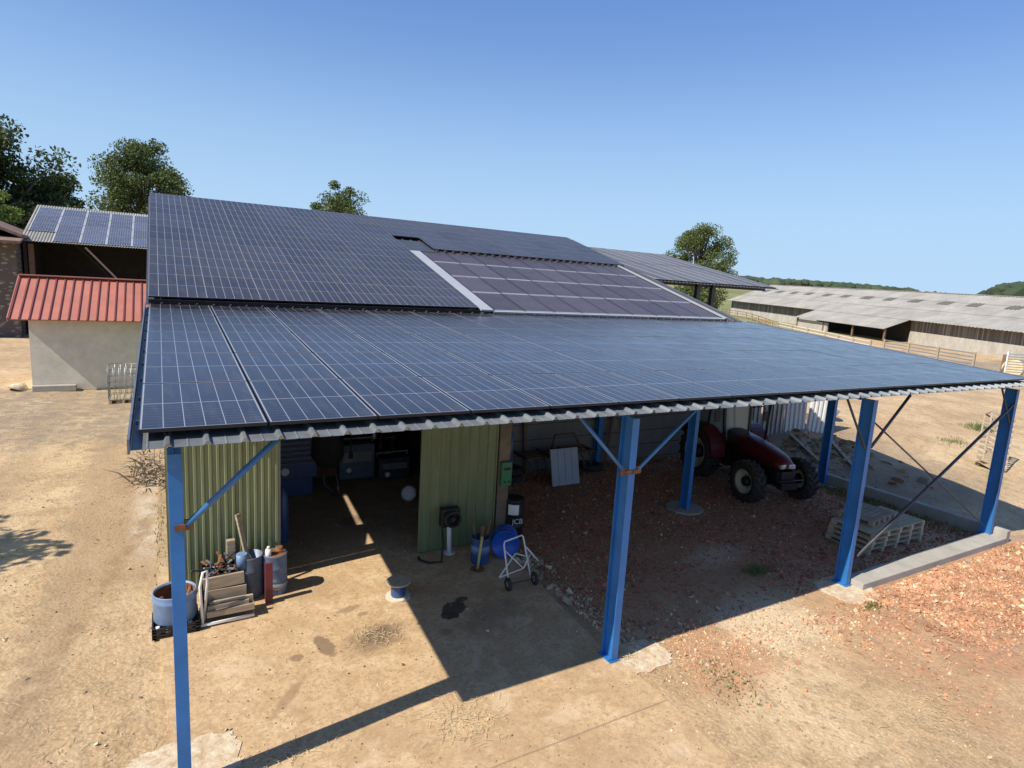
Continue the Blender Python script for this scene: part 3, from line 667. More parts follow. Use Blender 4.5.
# ------------------------------------------------------------------ long cattle barn at right
A0 = V((89.3, 27, 3.72)); DD = V((.386, .922, .0164)); PP = V((.922, -.386, .375)); NN = DD.cross(PP).normalized()
if NN.z < 0: NN = -NN
cb = thing('cattle_barn', (95, 45, .2), 'very long low cattle barn with weathered fibre cement roof, plank walls and whitewashed base', 'barn')
def bp(t, w, d=0): return A0+DD*t+PP*w+NN*d
T0, T1 = -40, 75
m = MB(); rnd = random.Random(8)
FP = [(0, 0), (.25, .05), (.5, .09), (.75, .05)]
def broof(w0, w1, t0, t1, d=0):
    L = (PP*(w1-w0)).length; m.ribbed(bp(t0, w0, d), DD.normalized(), PP.normalized(), NN, (t1-t0)*DD.length, L, FP, .6)
broof(-.4, 3.7, T0, T1); broof(3.55, 7.4, T0, T1, .05); broof(7.2, 10.65, T0, T1, .1); broof(-4.25, -.25, 17.1, 40, -.06)
Q2 = V((.922, -.386, -.375))
m.ribbed(bp(T0, 10.65, .1), DD.normalized(), Q2.normalized(), V((-NN.x, -NN.y, NN.z)), (T1-T0)*DD.length, 12, FP, .6)
m.build('roof', M['fibro'], cb, solid=.03)
m = MB(); m.bar(bp(T0, 10.65, .2), bp(T1, 10.65, .2), .5, .08); m.build('ridge_cap', M['fibro'], cb)
for i in range(17):
    t_ = -22+i*5.7+rnd.uniform(-.3, .3)
    m = MB(); w0, w1 = 6.1, 7.5
    m.prism([bp(t_, w0, .13), bp(t_+2.1, w0, .13), bp(t_+2.1, w1, .13), bp(t_, w1, .13)], NN*.05); m.build('skylight', M['skyl'], cb)
def wallb(w, t0, t1, zlo, zhi, mat, name, th=.15):
    a = A0+DD*t0+PP*w; b = A0+DD*t1+PP*w; n = V((.922, -.386, 0))*th
    m = MB(); m.prism([(a.x, a.y, zlo(t0)), (b.x, b.y, zlo(t1)), (b.x, b.y, zhi(t1)), (a.x, a.y, zhi(t0))], n); return m.build(name, mat, cb)
ez = lambda t_: A0.z+DD.z*t_
wallb(.9, T0, 18, lambda t_: -1, lambda t_: ez(t_)-1.75, M['limewash'], 'base_wall', .25)
wallb(.95, T0, 18, lambda t_: ez(t_)-1.75, lambda t_: ez(t_)+.05, M['boards'], 'plank_wall', .1)
wallb(.9, 40, T1, lambda t_: -1, lambda t_: ez(t_)-1.9, M['limewash'], 'base_wall', .25)
wallb(.95, 40, T1, lambda t_: ez(t_)-1.9, lambda t_: ez(t_)+.05, M['boards'], 'plank_wall', .1)
wallb(-3.6, 31, 40, lambda t_: -1, lambda t_: ez(t_)-1.9, M['limewash'], 'base_wall', .25)
wallb(.95, 18, 40, lambda t_: -1, lambda t_: ez(t_)+.1, M['inner_shade'], 'inner_wall', .1)
wallb(10.65, T1-.3, T1-.1, lambda t_: 0, lambda t_: ez(t_)+3.6, M['boards'], 'gable_wall', .1)
a = bp(T1-.3, .95); bb_ = bp(T1-.3, 20); rr = bp(T1-.3, 10.65)
m = MB(); m.prism([(a.x, a.y, -1), (bb_.x, bb_.y, -1), (bb_.x, bb_.y, a.z-.1), (rr.x, rr.y, rr.z-.2), (a.x, a.y, a.z-.1)], DD*.1); m.build('gable_wall', M['boards'], cb)
for t_ in (17.4, 24.5, 32, 39.7):
    p = bp(t_, -3.6); m = MB(); m.bar((p.x, p.y, -.5), (p.x, p.y, p.z-.1), .25, .25); m.build('barn_post', M['brown_wood'], cb)

# ------------------------------------------------------------------ corral rails, posts, rack
def railing(name, pts, hts, rails, label, mat, post_mat='wood', every=5.5, r=.05, h0=.3, lab_cat='fence'):
    a0 = V((pts[0][0], pts[0][1], terrain(*pts[0][:2]))); th = thing(name, a0, label, lab_cat)
    for a, b in zip(pts, pts[1:]):
        a = V(a); b = V(b); n = max(1, round((b-a).length/every))
        P3 = [V((a.x+(b.x-a.x)*i/n, a.y+(b.y-a.y)*i/n, 0)) for i in range(n+1)]
        for p in P3: p.z = terrain(p.x, p.y)
        for p in P3[:-1] if b != V(pts[-1]) else P3:
            m = MB(); m.bar(p-V((0, 0, .3)), p+V((0, 0, hts+.1)), .16, .16); m.build('fence_post', M[post_mat], th)
        for k in range(rails):
            zz = h0+(hts-h0)*k/(rails-1); m = MB()
            for p, q in zip(P3, P3[1:]): m.bar(p+V((0, 0, zz)), q+V((0, 0, zz)), .04, r*2)
            m.build('rail', M[mat if k % 2 == 0 else 'brown_wood'] if mat == 'mixed' else M[mat], th)
    return th
M['mixed'] = M['white_paint']
railing('corral_fence', [(60.2, 18.8), (72.2, 33.0)], 1.55, 5, 'brown and white metal rail corral fence standing before the cattle barn wall', 'galv')
railing('yard_fence', [(73, 35), (84, 48), (92, 62)], 1.2, 3, 'low pale rail fence running back along the open lean-to of the cattle barn', 'white_paint')
railing('far_rails', [(93, 64), (108, 82), (116, 96)], 1.3, 3, 'rusty rails far along the whitewashed end of the cattle barn', 'rust')
p = V((59.9, 16.5, terrain(59.9, 16.5)))
m = MB(); m.bar(p-V((0, 0, .3)), p+V((.1, 0, 1.75)), .3, .3); tag(m.build('timber_post', M['brown_wood']), 'single thick dark timber post between the corral fence and the round bale', 'post')
p = V((60.5, 15.9, terrain(60.5, 15.9)))
m = MB(); m.cyl(p+V((-.6, 0, .7)), p+V((.6, .2, .7)), .7, n=24); tag(m.build('straw_bale', M['straw']), 'golden round straw bale behind the single timber post near the cattle barn', 'bale')
g = thing('feed_rack', (58.6, 14.9, terrain(58.6, 14.9)), 'tall grey slatted metal feed rack at the right edge before the cattle barn', 'feed rack')
m = MB(); q = V(g.location)
dx = V((.75, -.66, 0)); 
for k in range(9): m.bar(q+V((0, 0, .3+k*.2))-dx*1.0, q+V((0, 0, .3+k*.2))+dx*2.6, .05, .07)
m.build('slat', M['galv'], g)
m = MB()
for f in (-1.0, .8, 2.6): m.bar(q+dx*f, q+dx*f+V((0, 0, 2.1)), .1, .1)
m.build('frame', M['white_paint'], g)

# white corrugated sheet fence
wf = thing('sheet_fence', (22, 9.6, terrain(22, 9.6)), 'fence of white and grey corrugated sheets at the back beyond the tractor', 'fence')
u_ = V((3.0, -1.7, 0)).normalized(); rnd = random.Random(4); pos = V((19.5, 9.05, 0))
for i in range(4):
    m = MB(); zb = terrain(pos.x, pos.y)-.15
    m.ribbed((pos.x, pos.y, zb), u_, V((rnd.uniform(-.06, .06), 0, 1)).normalized(), (u_.y, -u_.x, 0), .84, 2.1+rnd.uniform(-.1, .15), [(0, 0), (.2, 0), (.3, .07), (.7, .07), (.8, 0)], .168)
    m.build('sheet', M['white_paint' if i > 1 else 'galv'], wf, solid=.003); pos += u_*.87
m = MB(); m.bar((19.5, 9.15, 2.0), (22.55, 7.4, 2.0), .06, .08); m.build('rail', M['brown_wood'], wf)

# ------------------------------------------------------------------ trees
def tree(name, x, y, h, cw, label, group=None, leaf='leaf', n=5200, z0=None, trunk=.35, ch=.72, seed=1, lsz=.32, cat='tree', flat=1.0, nb=26):
    rnd = random.Random(seed); z0 = terrain(x, y)-.1 if z0 is None else z0
    T = thing(name, (x, y, z0), label, cat, 0, group)
    m = MB(); top = h*.8
    pts = [V((x, y, z0))]; 
    for k in range(1, 6): pts.append(V((x+rnd.uniform(-.1, .1)*cw*.4, y+rnd.uniform(-.1, .1)*cw*.4, z0+top*k/5)))
    m.tube(pts, [trunk*(1-.16*i) for i in range(6)], 8)
    cz = z0+h*(1-ch/2); cl = []
    for i in range(nb):
        while True:
            d = V((rnd.uniform(-1, 1), rnd.uniform(-1, 1), rnd.uniform(-1, 1)))
            if .2 < d.length < .9: break
        env = 1.0-.35*max(0, d.z)**2
        c = V((x+d.x*cw*.5*env, y+d.y*cw*.5*env, cz+d.z*h*ch*.5*flat)); cl.append((c, rnd.uniform(.09, .19)*cw))
        b = pts[min(5, max(1, int(((c.z-z0)/top)*4)))]
        b = pts[max(1, min(4, int((c.z-z0)/top*3)))]
        m.tube([b, (b+c)/2+V((0, 0, .03*h)), c], [trunk*.35, trunk*.2, trunk*.06], 5)
    m.build('trunk', M['bark'], T)
    bm = bmesh.new(); ox = V((x, y, z0))
    for i in range(n):
        c, r = cl[rnd.randrange(nb)]
        while True:
            d = V((rnd.gauss(0, 1), rnd.gauss(0, 1), rnd.gauss(0, 1)))
            if d.length > .01: break
        d.normalize(); d *= r*(rnd.random()**.45); d.z *= .7
        p = c+d-ox
        if p.z < h*(1-ch)*.8: continue
        s = lsz*rnd.uniform(.5, 1.3)
        q = Quaternion((rnd.gauss(0, 1), rnd.gauss(0, 1), rnd.gauss(0, 1), rnd.gauss(0, 1))).normalized()
        vs = [bm.verts.new(p+q @ V((a*s, b*s*.6, 0))) for a, b in ((-.5, 0), (0, -.5), (.5, 0), (0, .5))]
        bm.faces.new(vs)
    me = bpy.data.meshes.new('crown'); bm.to_mesh(me); bm.free(); me.materials.append(M[leaf]); me.materials.append(M[leaf])
    o = bpy.data.objects.new('crown', me); col.objects.link(o); o.parent = T; return T
tree('oak_tree', -15.5, 80, 20.8, 17, 'huge dark dense tree at the far left edge, behind the stone house roof', None, 'leaf_dark', 52000, ch=.9, seed=3, lsz=.44, nb=120, trunk=.6)
tree('oak_tree', -9.6, 84, 15.6, 8.5, 'lower dark tree beside the huge one, above the left end of the barn panels', None, 'leaf_dark', 22000, ch=.85, seed=12, lsz=.4, nb=60)
tree('acacia_tree', -12.9, 66, 12.8, 5.5, 'small bright yellow green tree in front of the huge dark tree at the left edge', None, 'leaf_light', 10000, ch=.8, seed=5, lsz=.26, nb=40)
tree('oak_tree', -1.3, 102, 23.6, 14.5, 'round topped open tree behind the barn panels, touching the tall roof corner', None, 'leaf', 40000, ch=.74, seed=24, lsz=.36, nb=80, trunk=.4)
tree('birch_tree', 18.4, 66.5, 16.9, 7.4, 'small pale green treetop peeking over the workshop ridge', None, 'leaf', 20000, ch=.7, seed=10, lsz=.24, nb=60)
tree('oak_tree', 69.3, 59.5, 16.6, 10.0, 'big round green oak standing alone behind the open solar roofed shelter', None, 'leaf', 42000, ch=.9, seed=41, lsz=.25, nb=85, trunk=.45)
tree('hedge_tree', 46.9, 38.9, 6.2, 5.5, 'bushy low tree seen beneath the shelter roof, left of its right post', None, 'leaf', 5500, ch=.95, seed=17, lsz=.26, nb=24, trunk=.2)
tree('hedge_tree', 52.0, 43, 5.8, 5, 'low bush beneath the shelter roof, right of its right post', None, 'leaf', 5000, ch=.95, seed=18, lsz=.26, nb=22, trunk=.2)
tree('yard_tree', -10.5, 7.4, 8.2, 5.4, 'yard tree standing outside the frame at left, whose ragged leaf shadow falls on the dirt', None, 'leaf', 4500, ch=.55, seed=30, lsz=.36, nb=30, trunk=.2)

# woodland and hills
def woods(name, path, hgt, wid, n, label, size, seed):
    rnd = random.Random(seed); bm = bmesh.new()
    for i in range(n):
        f = rnd.random()*(len(path)-1); k = int(f); f -= k
        a, b = path[k], path[k+1]; x = a[0]+(b[0]-a[0])*f; y = a[1]+(b[1]-a[1])*f; zt = a[2]+(b[2]-a[2])*f
        d = V((b[1]-a[1], a[0]-b[0])).normalized(); w = rnd.uniform(-wid, wid); x += d.x*w; y += d.y*w
        s = size*rnd.uniform(.6, 1.3); g = terrain(x, y)
        hh = max(2, (zt-g))*rnd.uniform(.72, 1.0); zc = g+hh-s*.7
        q = Quaternion((rnd.gauss(0, 1), rnd.gauss(0, 1), rnd.gauss(0, 1), rnd.gauss(0, 1))).normalized()
        r = bmesh.ops.create_icosphere(bm, subdivisions=2, radius=s)
        mt = q.to_matrix()
        for v in r['verts']:
            p = mt @ v.co; p *= rnd.uniform(.8, 1.12); v.co = V((p.x+x, p.y+y, p.z*.8+zc))
        # skirt down to the ground
        r = bmesh.ops.create_cone(bm, segments=6, radius1=s*.9, radius2=s*.7, depth=hh-s*.6)
        for v in r['verts']: v.co = v.co+V((x, y, g+(hh-s*.6)/2))
    me = bpy.data.meshes.new(name); bm.to_mesh(me); bm.free(); me.materials.append(M['forest'])
    o = bpy.data.objects.new(name, me); col.objects.link(o); tag(o, label, 'woodland', None, 'stuff'); return o
woods('woodland', [(234, 90, 14.5), (243, 83, 17), (256, 78, 19.5), (285, 60, 21)], 12, 5, 150, 'dense green wood on the skyline at the right edge behind the cattle barn', 3.3, 2)
woods('far_woodland', [(310, 262, 17.5), (345, 240, 18.5), (380, 224, 18), (410, 212, 17)], 12, 10, 150, 'dark green belt of trees on the ridge left of the cattle barn roof', 5.5, 4)
def hills():
    m = MB(); prof = [(-300, 900, 5), (60, 900, 10), (300, 760, 24), (470, 560, 28), (560, 467, 28.5), (666, 405, 28), (753, 354, 23), (783, 336, 21.7), (860, 290, 18), (1000, 200, 12), (1200, 0, 8)]
    rnd = random.Random(6); P2 = []
    for a, b in zip(prof, prof[1:]):
        n = 30
        for i in range(n): f = i/n; P2.append(V((a[0]+(b[0]-a[0])*f, a[1]+(b[1]-a[1])*f, a[2]+(b[2]-a[2])*f+rnd.uniform(-.9, 1.1))))
    c = V((0, 0, 0)); rows = []
    for k, (dr, fz) in enumerate(((-90, -1), (-60, .45), (-30, .8), (0, 1), (60, .6), (160, -1))):
        row = []
        for p in P2:
            d = V((p.x, p.y, 0)).normalized(); z = p.z*fz+rnd.uniform(-.8, .8) if fz > 0 else 0
            row.append(m.bm.verts.new((p.x+d.x*dr, p.y+d.y*dr, z)))
        rows.append(row)
    for a, b in zip(rows, rows[1:]):
        for i in range(len(P2)-1): m._f([a[i], a[i+1], b[i+1], b[i]], 0, True)
    tag(m.build('hills', M['forest'], base=True), kind='structure')
hills()

# ------------------------------------------------------------------ tractor
def tyre(m, c, r, w, ax, rim_r, lugs=18):
    Mx = Matrix.Rotation(R(90), 3, 'Y')      # lathe axis -> X
    k = w/2
    prof = [(rim_r, -k*.8), (rim_r+(r-rim_r)*.45, -k*1.05), (r*.93, -k*.95), (r*.965, -k*.6), (r*.975, 0), (r*.965, k*.6), (r*.93, k*.95), (rim_r+(r-rim_r)*.45, k*1.05), (rim_r, k*.8)]
    m.lathe(prof, c, Mx, 36, 0, True)
    for i in range(lugs):
        for sgn in (-1, 1):
            a = 2*PI*(i+(.5 if sgn > 0 else 0))/lugs; a2 = a+.22
            p = V((c[0]+sgn*k*.98, c[1]+math.cos(a)*r*.975, c[2]+math.sin(a)*r*.975)); q = V((c[0]+sgn*k*.05, c[1]+math.cos(a2)*r*1.0, c[2]+math.sin(a2)*r*1.0))
            m.bar(p, q, r*.06, r*.11, 0, up=(0, math.cos(a), math.sin(a)))
def wheel(parent, c, r, w, rim_r, side, name):
    m = MB(); tyre(m, c, r, w, None, rim_r, 18 if r < .7 else 20); t_ = m.build(name, M['rubber'], parent, local=True)
    Mx = Matrix.Rotation(R(90)*1, 3, 'Y'); k = w/2
    s = side
    m = MB(); prof = [(rim_r, k*.85), (rim_r*1.04, k*.9), (rim_r*1.0, k*.75), (rim_r*.86, k*.35), (rim_r*.80, -k*.1), (rim_r*.5, -k*.25), (rim_r*.46, -k*.1), (.01, -k*.05)]
    m.lathe([(a, b*s) for a, b in prof], c, Mx, 28, cap=False); m.build('rim', M['cream'], t_, local=True)
    m = MB(); m.lathe([(rim_r*.46, -k*.1*s), (rim_r*.42, k*.6*s), (rim_r*.25, k*.78*s), (.01, k*.8*s)], c, Mx, 16)
    for i in range(8): a = 2*PI*i/8; m.cyl((c[0]-s*k*.2, c[1]+math.cos(a)*rim_r*.58, c[2]+math.sin(a)*rim_r*.58), (c[0]-s*k*.05, c[1]+math.cos(a)*rim_r*.58, c[2]+math.sin(a)*rim_r*.58), .02, n=6)
    m.build('hub', M['black'], t_, local=True)
tr = thing('tractor', (16.12, 6.85, 0), 'dark red farm tractor with cab and cream wheel rims parked under the canopy', 'tractor', R(-11.5))
RF, RR = .60, .82; FY = -2.42
for sx in (-1, 1):
    wheel(tr, (sx*.93, FY, RF), RF, .36, .34, sx, 'front_wheel'); wheel(tr, (sx*.88, 0, RR), RR, .46, .5, sx, 'rear_wheel')
def hoodring(y, w, zb, zt, n=7):
    pts = [(-w/2, y, zb)]
    for i in range(n):
        a = PI-PI*i/(n-1); pts.append((math.cos(a)*w/2, y, zt-.13+math.sin(a)*.13 if True else 0))
    pts.append((w/2, y, zb)); return pts
m = MB(); m.loft([hoodring(-.62, .74, 1.1, 1.72), hoodring(-1.4, .72, 1.06, 1.64), hoodring(-2.1, .68, 1.02, 1.53), hoodring(-2.62, .62, 1.0, 1.39), hoodring(-2.82, .56, 1.02, 1.28), hoodring(-2.88, .48, 1.06, 1.2)])
m.build('hood', M['red_paint'], tr, local=True)
m = MB(); m.bb(-.24, .24, -2.95, -.5, .52, 1.0); m.bb(-.3, .3, -2.82, -2.5, .7, 1.0); m.bb(-.9, .9, FY-.09, FY+.09, .5, .66); m.bb(-.85, .85, -.12, .12, .68, .95); m.bb(-.35, .35, -.7, .4, .5, 1.1); m.bb(-.31, .31, -2.6, -1.0, .95, 1.08)
m.build('chassis', M['black'], tr, local=True)
m = MB(); m.bb(-.27, .27, -2.87, -2.83, .72, 1.0); m.build('grille', M['dark_steel'], tr, local=True)
for sx in (-1, 1):
    m = MB(); m.box((sx*.15, -2.87, 1.13), (.2, .09, .12), Matrix.Rotation(R(-20*sx), 3, 'Z')); m.build('headlight', M['lamp'], tr, local=True, bevel=.02)
m = MB(); m.bb(-.28, .28, -3.05, -2.84, .5, .68)
m.tube([(-.4, -2.85, .6), (-.42, -3.08, .78), (.42, -3.08, .78), (.4, -2.85, .6)], .025); m.build('front_weight', M['black'], tr, local=True)
m = MB(); m.cyl((.5, -1.3, 1.1), (.5, -1.3, 1.45), .075); m.cyl((.5, -1.3, 1.45), (.52, -1.35, 2.65), .035); m.cyl((.52, -1.35, 2.65), (.52, -1.42, 2.74), .035); m.build('exhaust', M['black'], tr, local=True)
m = MB()
cp = [((-.45, -.62, 1.25), (-.5, -.5, 2.55)), ((.45, -.62, 1.25), (.5, -.5, 2.55)), ((-.72, -.05, 1.3), (-.62, -.05, 2.55)), ((.72, -.05, 1.3), (.62, -.05, 2.55)), ((-.62, .75, 1.35), (-.58, .7, 2.55)), ((.62, .75, 1.35), (.58, .7, 2.55))]
for a, b in cp: m.bar(a, b, .07)
m.bb(-.6, .6, -.62, .8, 1.0, 1.2); m.bar((-.5, -.62, 1.28), (.5, -.62, 1.28), .06); m.build('cab_frame', M['black'], tr, local=True)
m = MB(); m.box((0, .1, 2.62), (1.35, 1.6, .16), None, 0, .9); m.build('cab_roof', M['red_paint'], tr, local=True, bevel=.04)
def pane(pts, th, name='window'):
    m = MB(); m.prism(pts, th); m.build(name, M['glass'], tr, local=True)
pane([(-.43, -.6, 1.32), (.43, -.6, 1.32), (.47, -.5, 2.5), (-.47, -.5, 2.5)], (0, .012, 0), 'windscreen')
for sx in (-1, 1):
    pane([(sx*.48, -.55, 1.3), (sx*.71, -.1, 1.32), (sx*.62, -.1, 2.5), (sx*.51, -.46, 2.5)], (sx*.01, 0, 0)); pane([(sx*.71, .0, 1.34), (sx*.64, .7, 1.38), (sx*.58, .66, 2.5), (sx*.63, 0, 2.5)], (sx*.01, 0, 0))
pane([(-.58, .74, 1.4), (.58, .74, 1.4), (.55, .7, 2.5), (-.55, .7, 2.5)], (0, .012, 0))
for sx in (-1, 1):
    m = MB(); n = 12; ri = []; 
    for i in range(n+1):
        a = R(175-140*i/n)+R(0); y_ = math.cos(a)*(-.93)*-1; z_ = RR+math.sin(a)*.95; y_ = math.cos(a)*.95*1.0
        ri.append([(sx*.62, y_, z_), (sx*1.12, y_, z_), (sx*1.12, y_*.96, z_-.05), (sx*.62, y_*.96, z_-.05)])
    m.loft(ri, smooth=False); m.bb(sx*.6-.02, sx*.6+.02, -.75, .75, .95, 1.55); m.build('fender', M['red_paint'], tr, local=True)
    m = MB(); m.bar((sx*.62, -.75, .55), (sx*.95, -.75, .55), .3, .03); m.bar((sx*.62, -.72, .85), (sx*.88, -.72, .85), .26, .03); m.bar((sx*.9, -.75, .5), (sx*.86, -.7, 1.2), .04); m.build('step', M['black'], tr, local=True)
    m = MB(); m.tube([(sx*.5, -.52, 2.35), (sx*.85, -.72, 2.42), (sx*.9, -.75, 2.3)], .018); m.box((sx*.92, -.76, 2.12), (.18, .04, .32)); m.build('mirror', M['black'], tr, local=True)
m = MB(); m.box((0, .15, 1.35), (.45, .45, .12)); m.box((0, .38, 1.65), (.45, .1, .55)); m.build('seat', M['dark_cloth'], tr, local=True, bevel=.03)
m = MB(); m.tube([(.2*math.cos(a)*1.0, -.3+.05*math.sin(a), 1.68+.19*math.sin(a)) for a in [2*PI*i/16 for i in range(16)]], .015, 6, closed=True); m.cyl((0, -.5, 1.3), (0, -.3, 1.68), .03); m.build('steering_wheel', M['black'], tr, local=True)

# ------------------------------------------------------------------ pallets by the kerb
def pallet(loc, rz, w, l, label, group, planks=7, mat='wood2', name='pallet'):
    T = thing(name, loc, label, 'pallet', rz, group)
    m = MB(); rnd = random.Random(len(label)); pwid = l/planks
    for i in range(planks): m.box((0, -l/2+pwid*(i+.5), .122), (w, pwid*.84, .018), Matrix.Rotation(rnd.uniform(-.006, .006), 3, 'Z'))
    m.build('deck_boards', M[mat], T, local=True)
    for k in range(5):
        xx = -w/2+.06+k*(w-.12)/4; m = MB(); m.box((xx, 0, .104), (.1, l, .016)); m.box((xx, 0, .01), (.1, l, .016)); 
        for q in range(3): m.box((xx, -l/2+.06+q*(l-.12)/2, .057), (.098, .118, .079))
        m.build('bearer', M[mat], T, local=True)
    return T
gl = 'wooden pallets stacked by the kerb wall'
names = ['bottom pallet of the stack by the kerb wall, on the ground', 'second pallet from the ground in the stack by the kerb wall', 'third pallet from the ground, in the stack by the kerb wall', 'fourth pallet of the stack, right beneath the crooked top pallet']
for i, lb in enumerate(names): pallet((15.55+.02*(i % 2), 1.42-.012*i, .02+i*.135), R(-1.2+i*.8), 2.25, 1.1, lb, gl, 9)
pallet((15.45, 1.62, .56), R(7), 1.3, .85, 'smaller grey weathered pallet lying crooked on top of the pallet stack', gl, 6, 'wood')

# leaning grey panel and junk in front of the plank wall
m = MB(); rot = Matrix.Rotation(R(-14), 3, 'X')
for k in range(4): m.box(V((9.98+.245*k+.11, 7.72, .56)), (.235, .05, 1.08), rot)
m.box((10.46, 7.77, .56), (.95, .03, 1.04), rot); tag(m.build('grey_panel', M['grey_panel'], bevel=.004), 'pale grey four strip metal panel leaning on junk before the plank wall', 'panel')
h = thing('harrow', (11.2, 8.5, 0), 'rusty farm harrow frame with curved tines behind the leaning grey panel', 'harrow')
m = MB()
for yy in (8.2, 8.7): m.bar((9.4, yy, .75), (11.9, yy, .8), .08)
for xx in (9.4, 10.2, 11.0, 11.9): m.bar((xx, 8.1, .76), (xx, 8.9, .78), .07)
m.tube([(10.3, 8.3, .8), (10.5, 8.4, 1.35), (11.2, 8.4, 1.35), (11.5, 8.3, .8)], .035); m.build('frame', M['dark_rust'], h)
m = MB()
for i in range(9): xx = 9.5+i*.28; m.tube([(xx, 8.4, .75), (xx, 8.15, .6), (xx, 8.1, .3), (xx, 8.3, .03)], .02, 5)
m.build('tine', M['dark_steel'], h)
for k, (xx, yy, zz, lb) in enumerate(((9.1, 8.6, 0, 'bottom worn tyre of the pair lying at the left foot of the plank wall'), (9.12, 8.62, .22, 'worn tyre lying on top of another at the left foot of the plank wall'), (12.2, 8.7, 0, 'worn tyre lying flat right of the rusty harrow'))):
    m = MB(); m.lathe([(.2, .02), (.3, 0), (.38, .03), (.4, .1), (.38, .18), (.3, .21), (.2, .19)], (xx, yy, zz+.005), None, 24, 0, True); tag(m.build('worn_tyre', M['rubber']), lb, 'tyre', 'worn tyres by the plank wall')
for a, b, lb in (((8.3, 8.9, 0), (8.4, 9.1, 2.0), 'dark board leaning on the plank wall nearest the timber door post'), ((9.9, 9.0, 0), (9.8, 9.12, 2.1), 'dark board leaning on the plank wall behind the leaning grey panel'),
        ((12.9, 8.9, 0), (13.3, 9.1, 1.9), 'dark board leaning rightwards on the plank wall left of the tractor'), ((14.0, 8.9, 0), (13.5, 9.1, 2.2), 'tallest dark board leaning on the plank wall beside the tractor rear wheel')):
    m = MB(); m.bar(a, b, .06, .1); tag(m.build('leaning_board', M['brown_wood']), lb, 'board', 'boards leaning on the plank wall')

# ------------------------------------------------------------------ yard litter by the kerb (bank)
rnd = random.Random(12)
m = MB()
for i in range(240):
    x = rnd.gauss(20.9, .8); y = rnd.gauss(6.6, 1.4)
    if x < 19.1: continue
    z = terrain(x, y); s = rnd.uniform(.02, .085)*(1.8 if rnd.random() > .95 else 1); m.box((x, y, z+s*.2), (s, s*rnd.uniform(.5, 1), s*.6), Quaternion((rnd.random(), rnd.random(), rnd.random(), 1)).to_matrix(), rnd.randrange(3), .8)
tag(m.build('rubble_heap', [M['chip_d'], M['chip_b'], M['conc']]), 'scatter of stones and broken blocks on the dark bank beyond the side kerb', 'rubble', None, 'stuff')
m = MB()
for a, b in (((20.2, 4.6), (21.6, 6.6)), ((20.6, 5.4), (22.4, 5.9)), ((21.2, 7.4), (22.8, 8.2)), ((20.1, 6.0), (20.9, 7.8))):
    m.bar((a[0], a[1], terrain(*a)+.12), (b[0], b[1], terrain(*b)+.1), .12, .05)
tag(m.build('loose_boards', M['wood']), 'loose grey boards lying on the rubble of the bank behind the tractor', 'boards')
# old trough and barrow shape beyond
z = terrain(24.0, 9.2)
m = MB(); m.lathe([(.05, .12), (.3, .14), (.48, .42), (.5, .42), (.33, .1), (.05, .08)], (24.3, 8.6, terrain(24.3, 8.6)), None, 20, 0, True); tag(m.build('metal_basin', M['galv']), 'round pale metal basin standing in the sun beyond the rear blue post', 'basin')
m = MB(); 
for k in range(5): m.tube([(22.6+.1*k, 8.3+.1*k, terrain(22.6, 8.3)+.1+.06*k), (23.2+.05*k, 8.0, terrain(23, 8)+.35), (23.7, 8.2-.1*k, terrain(23.7, 8)+.1)], .03, 6)
tag(m.build('rusty_scrap', M['rust']), 'tangle of rusty bent bars at the foot of the white sheet fence', 'scrap')
# leaning mesh crates right
g = thing('wire_cage', (26.2, 3.9, terrain(26.2, 3.9)), 'tilted pale slatted cage leaning on a wooden block beyond the corner post', 'cage')
zc = terrain(26.2, 3.9); m = MB(); 
v = V((.55, .2, .85)).normalized(); u = V((.86, -.4, .12)).normalized(); u = (u-v*u.dot(v)).normalized(); w_ = u.cross(v).normalized(); w_ = w_ if w_.y > 0 else -w_; o0 = V((25.7, 3.4, zc+.25))
for k in range(10): 
    for dd in (0, .35): m.bar(o0+v*(k*.22)+w_*dd, o0+v*(k*.22)+u*.85+w_*dd, .09, .02, up=w_)
for k in range(4):
    for dd in (0, .35): m.bar(o0+u*(k*.28)+w_*(dd+.02), o0+u*(k*.28)+v*2.0+w_*(dd+.02), .05, .03)
for a in (0, .85):
    for b in (0, 1.0, 2.0): m.bar(o0+u*a+v*b, o0+u*a+v*b+w_*.35, .05)
m.build('mesh', M['wood'], g)
m = MB(); m.box(o0+V((.5, -.05, .0)), (.75, .5, .5), Matrix.Rotation(R(20), 3, 'Z') @ Matrix.Rotation(R(25), 3, 'X')); m.build('wooden_block', M['wood'], g)

# ------------------------------------------------------------------ shed side: IBC cage
ib = thing('cage_tote', (-1.25, 23.2, 0), 'empty galvanised wire tank cage on a pale wooden pallet before the cream shed wall', 'cage')
m = MB(); x0, x1, y0, y1 = -1.75, -.75, 22.7, 23.8
for zz in (.2, .46, .72, .98, 1.24, 1.5): m.tube([(x0, y0, zz), (x1, y0, zz), (x1, y1, zz), (x0, y1, zz)], .014, 6, closed=True)
for k in range(6):
    xx = x0+k*.2; m.cyl((xx, y0, .18), (xx, y0, 1.5), .012, n=6); m.cyl((xx, y1, .18), (xx, y1, 1.5), .012, n=6)
    yy = y0+k*.22; m.cyl((x0, yy, .18), (x0, yy, 1.5), .012, n=6); m.cyl((x1, yy, .18), (x1, yy, 1.5), .012, n=6)
m.build('wire_frame', M['galv'], ib)
m = MB()
for k in range(6): m.bb(x0-.03, x1+.03, y0+.0+k*.19, y0+.14+k*.19, .14, .17)
for k in range(3): m.bb(x0+k*.45, x0+.1+k*.45, y0, y1, 0, .14)
m.build('pallet_base', M['wood2'], ib)
